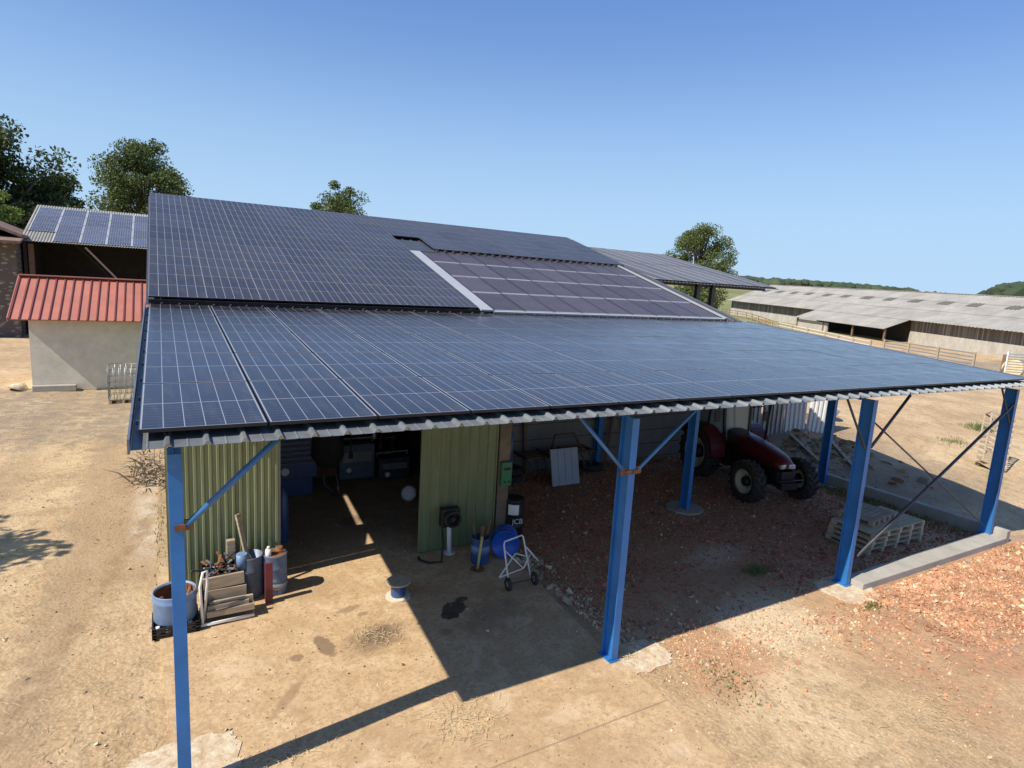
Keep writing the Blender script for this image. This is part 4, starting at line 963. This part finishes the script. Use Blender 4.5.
# brush pile beside the workshop wall
m = MB(); rnd = random.Random(19)
for i in range(90):
    c = V((rnd.gauss(-.25, .16), rnd.uniform(11.2, 13.2), rnd.uniform(.02, .55))); d = V((rnd.uniform(-.6, .6), rnd.uniform(-1, 1), rnd.uniform(-.1, .45))).normalized()*rnd.uniform(.3, .9)
    mid_ = c+d*.5+V((rnd.uniform(-.1, .1), rnd.uniform(-.1, .1), .08)); m.tube([c, mid_, c+d], [.02, .015, .008], 4)
tag(m.build('brush_pile', M['wood']), 'pile of dry grey branches heaped against the left side wall of the workshop', 'branches')

# ------------------------------------------------------------------ left group by the green cladding
def barrel(name, c, r, h, label, mat, group=None, bands=(.33, .66), open_top=True, cat='drum', tilt=None, rim=None):
    T = thing(name, c, label, cat, 0, group)
    if tilt: T.rotation_euler = tilt
    prof = [(.01, .0), (r*.97, 0), (r, .015)]
    for b in bands: prof += [(r, h*b-.02), (r*1.035, h*b), (r, h*b+.02)]
    prof += [(r, h-.02), (r*1.02, h)]
    if open_top: prof += [(r*.96, h), (r*.95, .06), (.01, .05)]
    else: prof += [(r*.97, h), (r*.96, h-.015), (.01, h-.015)]
    m = MB(); m.lathe(prof, (0, 0, 0), None, 28); m.build('shell', M[mat], T, local=True); return T
b1 = barrel('tub', (.28, 3.95, .2), .31, .46, 'wide faded blue tub with rusty inside, standing on a black crate behind the nearest post', 'bin_blue', None, (.75,), cat='tub')
m = MB(); m.lathe([(.01, .2), (.27, .2), (.288, .24), (.292, .43)], (0, 0, 0), None, 24, cap=False); m.build('rusty_liner', M['rust'], b1, local=True)
m = MB(); rnd = random.Random(2)
for k in range(9): a = rnd.uniform(0, 6.28); m.bar((.14*math.cos(a), .14*math.sin(a), .1), (.22*math.cos(a+1), .22*math.sin(a+1), .44+rnd.uniform(-.05, .04)), .05, .02)
tag(m.build('rusty_offcuts', M['rust'], base=True), 'rusty steel offcuts heaped inside the wide faded blue tub', 'scrap').location = (.28, 3.95, .2)
c = thing('black_crate', (.28, 3.92, .03), 'low black crate with pale bottles under the faded blue tub', 'crate')
m = MB(); 
for sx in (-1, 1):
    for sy in (-1, 1): m.bb(.28+sx*.3-.03, .28+sx*.3+.03, 3.92+sy*.26-.03, 3.92+sy*.26+.03, .03, .2)
m.bb(-.05, .61, 3.63, 4.21, .03, .06)
for zz in (.09, .15, .19): m.bb(-.05, .61, 3.63, 3.65, zz-.015, zz+.012); m.bb(-.05, -.03, 3.65, 4.2, zz-.015, zz+.012); m.bb(.59, .61, 3.65, 4.2, zz-.015, zz+.012)
m.build('crate_frame', M['black'], c)
for k in range(4):
    m = MB(); m.cyl((.03+k*.15, 3.75, .065), (.03+k*.15, 3.75, .18), .045, .03, n=10); m.build('bottle', M['white_paint'], c)

# scrap crate and platform trolley
tw = thing('platform_trolley', (.98, 4.0, .03), 'white tube framed trolley loaded with weathered boards before the green cladding', 'trolley')
m = MB(); m.tube([(.66, 3.72, .07), (.63, 3.7, .75), (.68, 3.72, .98), (.74, 3.76, .98), (.74, 3.78, .75), (.68, 3.8, .12)], .022, 8)
m.tube([(.64, 3.7, .08), (1.42, 3.72, .08), (1.42, 4.25, .08), (.64, 4.25, .08)], .025, 8, closed=True); m.build('tube_frame', M['white_paint'], tw)
m = MB(); rnd = random.Random(1)
m.bb(.74, 1.36, 3.78, 3.82, .14, .34)
m.build('lower_board', M['wood'], tw)
m = MB(); m.box((1.08, 3.9, .22), (.72, .34, .1)); m.build('load_board', M['wood'], tw)
for (xx, zz, hh, lb) in ((1.04, .28, .2, 'upper weathered board'), (1.0, .54, .22, 'top')): pass
m = MB(); m.box((1.02, 3.98, .42), (.64, .05, .2)); m.box((1.0, 4.0, .64), (.62, .05, .2), Matrix.Rotation(R(-2), 3, 'Y')); m.box((1.1, 3.86, .32), (.66, .05, .12)); m.build('load_board', M['wood'], tw)
for sx in (.7, 1.36):
    m = MB(); m.cyl((sx-.03, 4.2, .075), (sx+.03, 4.2, .075), .05, n=12); m.build('caster', M['black'], tw)
sc_ = thing('scrap_crate', (.98, 4.45, .03), 'dark crate full of tangled rusty scrap behind the loaded trolley', 'crate')
m = MB(); m.bb(.68, 1.25, 4.2, 4.72, .03, .08); m.bb(.68, .71, 4.2, 4.72, .08, .66); m.bb(1.22, 1.25, 4.2, 4.72, .08, .66); m.bb(.71, 1.22, 4.2, 4.23, .08, .66); m.bb(.71, 1.22, 4.69, 4.72, .08, .66); m.build('crate_box', M['black'], sc_)
m = MB(); rnd = random.Random(23)
for k in range(46):
    p = V((rnd.uniform(.73, 1.2), rnd.uniform(4.25, 4.68), rnd.uniform(.5, .72))); q = p+V((rnd.uniform(-.22, .22), rnd.uniform(-.2, .2), rnd.uniform(-.04, .16)))
    m.bar(p, q, rnd.uniform(.015, .04), .02, rnd.randrange(3))
tag(m.build('scrap_iron', [M['rust'], M['dark_steel'], M['galv']]), 'jumble of rusty iron bits sticking out of the dark crate behind the trolley', 'scrap')
m = MB(); m.box((1.18, 4.78, .52), (.14, .1, 1.0)); tag(m.build('timber_stub', M['wood'], bevel=.01), 'short squared timber standing upright between the scrap crate and the grey drum', 'timber')
d1 = barrel('steel_drum', (1.46, 4.55, .03), .22, .76, 'grey blue open steel drum holding a leaning plank, right of the scrap crate', 'grey_blue')
m = MB(); m.cyl((0, 0, 0), (0, 0, .26), .085, .09, n=14); o = m.build('pale_blue_pail', M['bin_blue'], base=True); o.location = (1.32, 4.42, .62); tag(o, 'small pale blue pail in the mouth of the grey blue drum', 'pail')
m = MB(); m.bar((1.52, 4.6, .2), (1.3, 4.85, 1.45), .09, .04); tag(m.build('leaning_plank', M['wood']), 'narrow grey plank leaning out of the grey blue drum against the green cladding', 'plank')
d2 = barrel('oil_drum', (1.88, 4.5, .03), .205, .74, 'faded blue oil drum with a rusty top at the right end of the green cladding', 'drum_faded')
m = MB(); m.lathe([(.212, .1), (.212, .22)], (0, 0, 0), None, 24); m.build('pale_band', M['galv'], d2, local=True)
m = MB(); m.lathe([(.19, .55), (.185, .73)], (0, 0, 0), None, 20); m.box((.03, 0, .74), (.3, .06, .05)); m.cyl((.08, .05, .6), (.08, .05, .82), .06, n=10); m.build('rusty_top', M['rust'], d2, local=True)
m = MB(); m.cyl((0, 0, 0), (0, 0, .2), .05, n=12); m.cyl((0, 0, .2), (0, 0, .25), .025, n=8); o = m.build('spray_bottle', M['white_paint'], base=True); o.location = (1.76, 4.44, .68); tag(o, 'small white bottle standing in the top of the blue oil drum', 'bottle')
m = MB(); m.bb(1.66, 1.78, 4.08, 4.1, .03, .78); m.bb(1.66, 1.68, 4.1, 4.19, .03, .78); m.bb(1.76, 1.78, 4.1, 4.19, .03, .78); tag(m.build('steel_channel', M['red_steel']), 'short red steel channel standing upright before the blue oil drum', 'channel')

# gas bottle and machine inside, hanging gear
m = MB(); m.lathe([(.01, 0), (.1, 0), (.11, .02), (.11, .95), (.09, 1.08), (.04, 1.13), (.035, 1.22), (.01, 1.22)], (2.36, 6.6, .03), None, 18); tag(m.build('gas_cylinder', M['drum_blue']), 'tall slim dark blue gas cylinder just inside the workshop opening', 'gas cylinder')
mc = thing('louvred_cabinet', (3.0, 9.3, 0), 'dark blue machine cabinet with pale horizontal louvres inside the workshop', 'cabinet')
m = MB(); m.bb(2.35, 3.65, 9.3, 10.0, .5, 2.3); m.bb(2.45, 3.55, 9.35, 9.95, .03, .5); m.build('cabinet_body', M['drum_blue'], mc, bevel=.02)
m = MB()
for k in range(9): m.box((3.0, 9.26, .95+k*.14), (1.15, .06, .035), Matrix.Rotation(R(30), 3, 'X'))
m.build('louvre', M['galv'], mc)
m = MB(); m.cyl((2.85, 9.25, .72), (2.85, 9.3, .72), .1, n=16); m.build('dial', M['white_paint'], mc)
w = thing('workbench', (4.6, 11.6, 0), 'dark cluttered workbench at the back of the dim workshop', 'workbench')
m = MB(); m.bb(2.6, 6.5, 11.2, 12.2, .85, .92); m.build('bench_top', M['brown_wood'], w)
for xx in (2.7, 4.5, 6.35):
    m = MB(); m.bb(xx, xx+.1, 11.3, 11.4, 0, .85); m.build('leg', M['brown_wood'], w)
m = MB(); rnd = random.Random(44)
for k in range(16): s = rnd.uniform(.1, .35); m.box((rnd.uniform(2.8, 6.3), rnd.uniform(11.4, 12), .92+s/2), (s, s*.8, s), Matrix.Rotation(rnd.random(), 3, 'Z'), rnd.randrange(4))
tag(m.build('bench_clutter', [M['dark_steel'], M['black'], M['rust'], M['galv']]), 'assorted boxes and tools piled on the dim workbench', 'clutter', None, 'stuff')
rnd = random.Random(77)
for k, (xx, yy, hh, ww, mt, lb) in enumerate(((4.9, 10.2, 1.1, .5, 'grey_blue', 'squat grey blue machine on the shop floor behind the hanging hoses'), (5.9, 9.9, .7, .45, 'dark_steel', 'low dark tool cabinet deep in the workshop by the door side'), (4.2, 10.6, 1.5, .35, 'rust', 'tall rusty gas bottle rack at the back of the workshop'))):
    T = thing('shop_machine', (xx, yy, .03), lb, 'machine'); m = MB(); m.bb(xx-ww, xx+ww, yy-.25, yy+.25, .1, hh); m.build('housing', M[mt], T, bevel=.03)
    m = MB(); m.bb(xx-ww*.8, xx+ww*.8, yy-.27, yy-.252, hh*.55, hh*.8); m.build('front_panel', M['galv'], T); m = MB(); m.cyl((xx-ww*.5, yy-.3, hh*.35), (xx-ww*.5, yy-.252, hh*.35), .07, n=14); m.build('dial', M['white_paint'], T)
    m = MB(); m.bar((xx-ww, yy, hh+.12), (xx+ww, yy, hh+.12), .04); m.bar((xx-ww, yy, hh), (xx-ww, yy, hh+.12), .03); m.bar((xx+ww, yy, hh), (xx+ww, yy, hh+.12), .03); m.build('handle', M['galv'], T)
# engine on a hoist with chains
e = thing('hanging_engine', (3.9, 9.2, 1.2), 'dark engine block wrapped in cloth hanging from chains in the workshop middle', 'engine')
m = MB(); m.lathe([(.01, .8), (.25, .82), (.42, 1.1), (.4, 1.6), (.34, 2.2), (.28, 2.7), (.1, 2.9), (.01, 2.9)], (3.9, 9.2, 0), None, 14); m.build('cloth_cover', M['dark_cloth'], e)
m = MB(); m.cyl((3.8, 9.2, 2.85), (3.8, 9.2, 4.6), .012, n=6); m.cyl((4.0, 9.2, 2.85), (4.0, 9.2, 4.6), .012, n=6); m.build('chain', M['galv'], e)
m = MB(); m.tube([(3.8, 9.1, .9), (3.75, 9.0, .4), (4.1, 8.9, .05)], .04); m.tube([(4.05, 9.1, .9), (4.15, 8.9, .05)], .03); m.build('stand_leg', M['dark_steel'], e)
for k, (xx, yy, zl0, rr) in enumerate(((4.45, 9.0, 1.1, .02), (4.95, 8.6, 1.7, .012), (5.35, 9.3, 1.2, .03), (5.6, 8.8, 1.8, .015))):
    m = MB(); m.tube([(xx, yy, 4.6), (xx+.03, yy, 3), (xx, yy, zl0)], rr); m.lathe([(.01, -.1), (.06, -.08), (.06, .05), (.01, .08)], (xx, yy, zl0), None, 10)
    tag(m.build('hanging_hose', M['galv' if k % 2 else 'dark_cloth']), 'one of the thin hoses and cords hanging from the workshop rafters', 'hose', 'hoses hanging in the workshop')
m = MB(); Mx = Matrix.Rotation(R(68), 3, 'X'); m.lathe([(.01, .03), (.15, .03), (.2, .0), (.21, .01), (.16, .06), (.01, .06)], (5.72, 8.0, .23), Matrix.Rotation(R(-30), 3, 'Z') @ Mx, 24)
tag(m.build('white_basin', M['white_paint']), 'round white basin standing on edge in the dim workshop by the sliding door', 'basin')

# ------------------------------------------------------------------ right group near the door post
fr = thing('hose_reel', (5.42, 4.8, .03), 'black hose reel with coiled hose on a pale steel pole before the sliding door', 'hose reel')
m = MB(); m.cyl((5.44, 4.72, .03), (5.42, 4.76, .66), .05, n=10); m.cyl((5.44, 4.72, .03), (5.44, 4.72, .05), .12, n=14); m.build('pole', M['white_paint'], fr)
m = MB(); m.bb(5.2, 5.62, 4.62, 4.82, .66, 1.06)
m.build('reel_box', M['black'], fr, bevel=.03)
m = MB()
for k in range(4): m.tube([(5.41+.17*math.cos(a), 4.58-.02*k, .86+.16*math.sin(a)) for a in [2*PI*i/18 for i in range(18)]], .02, 6, closed=True)
m.cyl((5.41, 4.52, .86), (5.41, 4.62, .86), .05, n=12); m.build('coiled_hose', M['rubber'], fr)
m = MB(); m.tube([(5.22, 4.66, .7), (5.18, 4.5, .35), (5.1, 4.35, .06), (4.85, 4.42, .05), (4.72, 4.6, .05), (4.75, 4.75, .05)], .025, 7); tag(m.build('ground_hose', M['rubber']), 'dark hose trailing from the reel to the foot of the sliding door', 'hose')
gb = thing('meter_box', (6.8, 4.8, 1.5), 'green plastic box mounted high on the timber door post', 'box')
m = MB(); m.bb(6.66, 6.92, 4.78, 4.88, 1.35, 1.9); m.build('box_body', M['green_box'], gb, bevel=.015)
m = MB(); m.bb(6.7, 6.88, 4.765, 4.778, 1.72, 1.78); m.cyl((6.74, 4.76, 1.45), (6.74, 4.779, 1.45), .025, n=10); m.cyl((6.85, 4.76, 1.45), (6.85, 4.779, 1.45), .025, n=10); m.build('socket', M['black'], gb)
m = MB(); m.cyl((7.0, 5.05, 1.8), (7.0, 5.05, 2.5), .05, n=10); tag(m.build('blue_canister', M['drum_blue']), 'slim dark blue canister strapped to the shed side of the door post', 'canister')
d3 = barrel('blue_drum', (5.86, 4.1, .03), .19, .56, 'small blue drum with a pale band holding sticks, right of the hose reel', 'drum_blue', None)
m = MB(); m.lathe([(.198, .24), (.198, .4)], (0, 0, 0), None, 24); m.build('pale_band', M['bin_blue'], d3, local=True)
m = MB(); 
for a, b, w_ in (((5.79, 4.15, .3), (5.69, 4.2, 1.15), .02), ((5.89, 4.1, .3), (6.09, 4.15, .9), .035), ((5.94, 4.15, .3), (6.16, 4.25, .85), .03), ((5.84, 4.05, .3), (5.89, 4.1, .82), .06), ((5.84, 4.2, .3), (5.76, 4.3, .8), .04)): m.bar(a, b, w_)
tag(m.build('drum_sticks', M['brown_wood']), 'bundle of brown sticks and handles standing in the small blue drum', 'sticks')
yb = thing('yellow_stand', (5.66, 3.8, .03), 'short yellow pole on a round rusty foot before the small blue drum', 'stand')
m = MB(); m.cyl((5.66, 3.8, .05), (5.76, 3.86, .7), .028, n=8); m.build('pole', M['yellow'], yb)
m = MB(); m.cyl((5.66, 3.8, .03), (5.66, 3.8, .055), .14, n=18); m.build('foot', M['rust'], yb)
lb_ = barrel('lying_drum', (6.62, 4.42, .33), .29, .5, 'bright blue plastic drum lying on its side behind the hand truck', 'drum_lid', None, (.3, .7), False, 'drum', (R(86), 0, R(-28)))
bk = barrel('black_drum', (7.12, 4.95, .03), .235, .95, 'tall black drum with a white label beside the door post', 'black', None, (.33, .66), False)
def label_band(T, r, z0, z1, a0, a1, mat, name='label'):
    m = MB(); n = 10; P1 = []
    for i in range(n+1): a = a0+(a1-a0)*i/n; P1.append((math.cos(a)*r, math.sin(a)*r))
    A = [m.bm.verts.new((x, y, z0)) for x, y in P1]; B = [m.bm.verts.new((x, y, z1)) for x, y in P1]
    for i in range(n): m._f([A[i], A[i+1], B[i+1], B[i]])
    return m.build(name, mat, T, local=True)
label_band(bk, .247, .62, .86, R(-150), R(-92), M['white_paint'])
def text(body, size, mat, parent, loc, rot, name='lettering'):
    c = bpy.data.curves.new(name, 'FONT'); c.body = body; c.size = size; c.extrude = .001; c.align_x = 'CENTER'; c.align_y = 'CENTER'
    t_ = bpy.data.objects.new(name, c); col.objects.link(t_); bpy.context.view_layer.update()
    me = bpy.data.meshes.new_from_object(t_.evaluated_get(bpy.context.evaluated_depsgraph_get())); col.objects.unlink(t_); bpy.data.objects.remove(t_)
    o = bpy.data.objects.new(name, me); col.objects.link(o); me.materials.append(mat); o.parent = parent; o.location = loc; o.rotation_euler = rot; return o
a = R(-100); text('JCB', .17, M['white_paint'], bk, (math.cos(a)*.25+.01, math.sin(a)*.25-.012, .47), (R(90), 0, a+R(90)))
# sack truck
st = thing('sack_truck', (6.15, 3.0, .03), 'pale tube framed two wheeled hand truck standing on the slab edge', 'hand truck')
m = MB(); rt = .017
m.tube([(5.82, 2.78, .12), (5.84, 3.1, .82), (5.86, 3.12, .88), (6.3, 3.22, .9), (6.34, 3.22, .86), (6.38, 2.9, .12)], rt, 8)
m.tube([(5.85, 3.08, .72), (6.22, 2.95, .34), (5.72, 3.0, .22)], rt, 6); m.tube([(5.72, 3.0, .22), (6.2, 3.25, .52), (6.36, 3.1, .5)], rt, 6)
m.tube([(6.35, 3.15, .7), (6.62, 3.05, .38)], rt, 6); m.tube([(6.22, 2.95, .34), (6.5, 3.15, .52)], rt, 6)
m.build('tube_frame', M['white_paint'], st)
for sx in (5.81, 6.4):
    m = MB(); m.lathe([(.06, -.025), (.1, -.03), (.125, -.02), (.13, 0), (.125, .02), (.1, .03), (.06, .025)], (sx, 2.8, .16), Matrix.Rotation(R(90), 3, 'Y'), 20, 0, True); wv = m.build('wheel', M['rubber'], st)
    m = MB(); m.cyl((sx-.02, 2.8, .16), (sx+.02, 2.8, .16), .058, n=12); m.build('rim', M['galv'], wv)
m = MB(); m.cyl((5.81, 2.8, .16), (6.4, 2.8, .16), .012, n=6); m.build('axle', M['dark_steel'], st)
# cable spool
sp = thing('cable_spool', (3.84, 3.42, .03), 'wooden cable spool with dark blue cable standing on the slab at the shadow edge', 'cable spool')
c0 = V(sp.location)
m = MB(); m.lathe([(.03, 0), (.225, 0), (.225, .025), (.03, .025)], c0, None, 28, 0, True, False); m.build('lower_flange', M['conc_pale'], sp)
m = MB(); m.lathe([(.03, .285), (.225, .285), (.225, .31), (.03, .31)], c0, None, 28, 0, True, False); m.build('upper_flange', M['wood2'], sp)
m = MB(); m.lathe([(.11, .026)]+[(.125+.006*(i % 2), .03+i*.0125) for i in range(20)]+[(.11, .284)], c0, None, 24); m.build('cable', M['drum_blue'], sp)

# ------------------------------------------------------------------ loose material on the ground
def chips(name, n, fn, label, mats, wts, smin, smax, seed):
    rnd = random.Random(seed); V_ = []; F = []; MI = []
    for i in range(n):
        p = fn(rnd)
        if p is None: continue
        x, y = p; s = rnd.uniform(smin, smax)*(1+1.2*(rnd.random() > .96)); q = Quaternion((rnd.gauss(0, 1), rnd.gauss(0, 1), rnd.gauss(0, 1), rnd.gauss(0, 1))).normalized()
        sz = (s, s*rnd.uniform(.5, .9), s*rnd.uniform(.25, .5)); z = terrain(x, y)+s*.12; b = len(V_)
        for cx, cy, cz in ((-1, -1, -1), (1, -1, -1), (1, 1, -1), (-1, 1, -1), (-.7, -.8, 1), (.8, -.7, 1), (.7, .7, 1)):
            v = q @ V((cx*sz[0]/2, cy*sz[1]/2, cz*sz[2]/2)); V_.append((x+v.x, y+v.y, z+v.z))
        F += [(b+3, b+2, b+1, b), (b, b+1, b+5, b+4), (b+1, b+2, b+6, b+5), (b+2, b+3, b+6), (b+3, b, b+4, b+6), (b+4, b+5, b+6)]
        r = rnd.random(); k = 0
        while r > wts[k] and k < len(wts)-1: r -= wts[k]; k += 1
        MI += [k]*6
    me = bpy.data.meshes.new(name); me.from_pydata(V_, [], F); me.polygons.foreach_set('material_index', MI)
    for m_ in mats: me.materials.append(m_)
    o = bpy.data.objects.new(name, me); col.objects.link(o); return tag(o, label, 'rubble', None, 'stuff')
def f_in(r):
    x = r.uniform(6.75, 18.7); y = r.uniform(.3, 9.0)
    if x < 11 and y < 2.0 and r.random() < .7: return None
    if (x-10.5)**2+(y-2.2)**2 < 1.6 and r.random() < .7: return None
    return x, y
def f_out(r):
    x = 10.2+r.random()*9.5; y = -.2-abs(r.gauss(0, 1.35))
    e = -2.85+.55*math.sin(x*2.1)+.35*math.sin(x*5.3+1)+.2*(x-13)
    if (y < e and r.random() < min(.97, .55+.5*(e-y))) or (x < 12.6+.3*math.sin(y*4) and r.random() < .8): return None
    return x, y
def f_mid(r): return (r.gauss(8.0, .8), r.gauss(-.2, .5))
def f_edge(r): y = r.uniform(.4, 5); return (6.62+abs(r.gauss(0, .25)), y)
cm = [M['chip_a'], M['chip_b'], M['chip_c'], M['chip_d']]
chips('brick_rubble', 20000, f_in, 'crushed brick, coloured dark red for the canopy shade, on the ground around the tractor', [M['chip_r'], M['chip_s'], M['chip_c'], M['chip_d']], (.42, .49, .05, .04), .022, .055, 1)
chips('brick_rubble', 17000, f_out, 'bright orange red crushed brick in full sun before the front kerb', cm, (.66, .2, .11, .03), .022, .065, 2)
chips('brick_rubble', 1500, f_mid, 'thin sprinkle of orange brick bits right of the second blue post foot', cm, (.5, .2, .2, .1), .018, .04, 3)
chips('grey_rubble', 900, f_edge, 'grey broken concrete bits along the ragged right edge of the slab', cm, (.15, .15, .25, .45), .025, .08, 4)
def f_pale(r): return (r.gauss(9.7, .6), r.gauss(-.35, .4))
chips('pale_rubble', 1100, f_pale, 'patch of pale crushed mortar in the sun between the second and third blue posts', cm, (.1, .06, .6, .24), .015, .04, 5)
def f_dirt(r):
    x = r.uniform(-6, 14); y = r.uniform(-5, 12)
    if 0 < x < 6.6 or (x > 6.6 and y > -.3): return None
    return x, y
chips('dirt_clods', 6500, f_dirt, 'scattered small stones and clods over the dry tan dirt', [M['chip_c'], M['chip_d'], M['wood']], (.35, .4, .25), .010, .034, 6)
def f_slab(r): return (r.uniform(.3, 6.3), r.uniform(-2.6, 7.5))
o_ = chips('slab_grit', 2600, f_slab, 'fine grit, crumbs and chips scattered over the dusty slab', [M['chip_c'], M['wood'], M['brown_wood']], (.35, .35, .3), .006, .024, 7); o_.location.z = .031
def strawp(name, c, rx, ry, n, label, seed, z0=.034):
    rnd = random.Random(seed); m = MB()
    for i in range(n):
        x = rnd.gauss(c[0], rx); y = rnd.gauss(c[1], ry); a = rnd.uniform(0, PI); l = rnd.uniform(.03, .1); z = z0+rnd.uniform(.003, .02)
        k = rnd.uniform(-.5, .5); p1 = V((x, y, z)); p2 = p1+V((math.cos(a)*l, math.sin(a)*l, rnd.uniform(-.002, .015))); p3 = p2+V((math.cos(a+k)*l*.6, math.sin(a+k)*l*.6, rnd.uniform(-.01, 0)))
        m.bar(p1, p2, .004, .003); m.bar(p2, p3, .004, .003)
    return tag(m.build(name, M['straw']), label, 'straw', None, 'stuff')
strawp('straw_litter', (3.55, -.05), .26, .22, 260, 'wisps of pale straw scattered on the slab before the long post shadow', 1)
strawp('straw_litter', (1.35, .35), .3, .1, 90, 'thin wisps of straw on the slab near the pale footing pad of the nearest post', 2)
strawp('straw_litter', (3.1, 2.35), .22, .2, 110, 'straw bits over the brown oil stain in the middle of the slab', 3)
strawp('straw_litter', (9.6, -2.6), .5, .25, 200, 'straw on the dirt at the lower right before the brick rubble', 4, .0)
strawp('straw_litter', (-1.1, 1.9), .5, .7, 120, 'stray straws on the dirt left of the nearest blue post', 5, .0)
strawp('straw_litter', (6.55, .2), .1, .12, 60, 'short straws and chips lying round the foot of the second blue post', 6)
def weeds(name, c, rx, ry, n, label, seed, hgt=.12):
    rnd = random.Random(seed); bm = bmesh.new()
    for i in range(n):
        x = rnd.gauss(c[0], rx); y = rnd.gauss(c[1], ry); z = terrain(x, y); a = rnd.uniform(0, 2*PI); h = hgt*rnd.uniform(.4, 1.2); l = rnd.uniform(-.6, .6)*h
        d = V((math.cos(a), math.sin(a), 0))*.012
        p = V((x, y, z)); t_ = p+V((math.sin(a)*l, math.cos(a)*l, h)); bm.faces.new([bm.verts.new(p-d), bm.verts.new(p+d), bm.verts.new(t_)])
    me = bpy.data.meshes.new(name); bm.to_mesh(me); bm.free(); me.materials.append(M['weed']); me.materials.append(M['weed'])
    o = bpy.data.objects.new(name, me); col.objects.link(o); return tag(o, label, 'weeds', None, 'stuff')
weeds('weed_patch', (18.3, 3.2), .25, 1.6, 1100, 'dull green weeds along the inner foot of the side kerb wall behind the pallets', 1, .14)
weeds('weed_patch', (11.2, 1.45), .2, .12, 220, 'small clump of green weeds on the red ground left of the third blue post', 2, .1)
weeds('weed_patch', (32, 6.1), .45, .25, 500, 'bright green grass tuft in the sunny yard behind the tilted wire cage', 3, .2)
weeds('weed_patch', (27.8, 5.3), .35, .25, 220, 'sparse olive grass in the sunny yard beyond the corner post', 4, .15)
weeds('weed_patch', (7.6, -.95), .2, .3, 160, 'few yellow green blades in the dirt right of the slab joint', 5, .06)
weeds('weed_patch', (.08, 8.6), .06, 1.3, 200, 'dry grass along the foot of the workshop side wall', 6, .1)
weeds('weed_patch', (12.1, -.55), .15, .08, 120, 'low green blades at the foot of the front kerb near the third post', 7, .07)

# ------------------------------------------------------------------ camera, sun, sky
cam = bpy.data.cameras.new('camera'); co = bpy.data.objects.new('camera', cam); col.objects.link(co); sc.camera = co
cam.sensor_width = 36; cam.lens = 609.836/1024*36; cam.clip_start = .05; cam.clip_end = 5000
yaw, pit, rol = .5259019, .16344673, .05915032
fw = V((math.sin(yaw)*math.cos(pit), math.cos(yaw)*math.cos(pit), -math.sin(pit))); r0 = V((math.cos(yaw), -math.sin(yaw), 0)); u0 = r0.cross(fw)
rr = r0*math.cos(rol)+u0*math.sin(rol); uu = -r0*math.sin(rol)+u0*math.cos(rol)
mw = Matrix((rr, uu, -fw)).transposed().to_4x4(); mw.translation = V((.2327, -6.5017, 5.8139)); co.matrix_world = mw
SV = V((-.93, -.125, 1)).normalized(); elev = math.asin(SV.z)
sun = bpy.data.lights.new('sun', 'SUN'); sun.energy = 4.8; sun.angle = R(.5); sun.color = (1, .92, .80)
so = bpy.data.objects.new('sun', sun); col.objects.link(so); so.rotation_euler = SV.to_track_quat('Z', 'Y').to_euler(); so.location = (0, 0, 30)
wd = bpy.data.worlds.new('World'); sc.world = wd; wd.use_nodes = True; nt = wd.node_tree
sky = nt.nodes.new('ShaderNodeTexSky'); sky.sky_type = 'NISHITA'; sky.sun_disc = False; sky.sun_elevation = elev; sky.sun_rotation = math.atan2(SV.x, SV.y)
sky.altitude = 200; sky.air_density = 1.15; sky.dust_density = .15; sky.ozone_density = 3.0
bg = nt.nodes['Background']; bg.inputs[1].default_value = .115
bw = nt.nodes.new('ShaderNodeRGBToBW'); pw = nt.nodes.new('ShaderNodeMath'); pw.operation = 'POWER'; pw.inputs[1].default_value = -.38
dv = nt.nodes.new('ShaderNodeMath'); dv.operation = 'DIVIDE'; dv.inputs[1].default_value = 2.9
vm = nt.nodes.new('ShaderNodeVectorMath'); vm.operation = 'SCALE'; v2 = nt.nodes.new('ShaderNodeVectorMath'); v2.operation = 'MULTIPLY'; v2.inputs[1].default_value = (.68, .79, .99)
nt.links.new(sky.outputs[0], bw.inputs[0]); nt.links.new(bw.outputs[0], dv.inputs[0]); nt.links.new(dv.outputs[0], pw.inputs[0]); nt.links.new(sky.outputs[0], vm.inputs[0]); nt.links.new(pw.outputs[0], vm.inputs['Scale']); nt.links.new(vm.outputs[0], v2.inputs[0])
tc_ = nt.nodes.new('ShaderNodeTexCoord'); sx_ = nt.nodes.new('ShaderNodeSeparateXYZ'); mr_ = nt.nodes.new('ShaderNodeMapRange'); mr_.interpolation_type = 'SMOOTHSTEP'
mr_.inputs[1].default_value = 0.0; mr_.inputs[2].default_value = .40; mr_.inputs[3].default_value = .92; mr_.inputs[4].default_value = 0
mx_ = nt.nodes.new('ShaderNodeMix'); mx_.data_type = 'RGBA'; mx_.inputs[7].default_value = (3.141, 4.611, 6.348, 1)
nt.links.new(tc_.outputs['Generated'], sx_.inputs[0]); nt.links.new(sx_.outputs[2], mr_.inputs[0]); nt.links.new(mr_.outputs[0], mx_.inputs[0]); nt.links.new(v2.outputs[0], mx_.inputs[6]); nt.links.new(mx_.outputs[2], bg.inputs[0])
vs_ = sc.view_settings; vs_.view_transform = 'Standard'; vs_.look = 'None'; vs_.gamma = 1; vs_.exposure = .42; vs_.use_curve_mapping = False
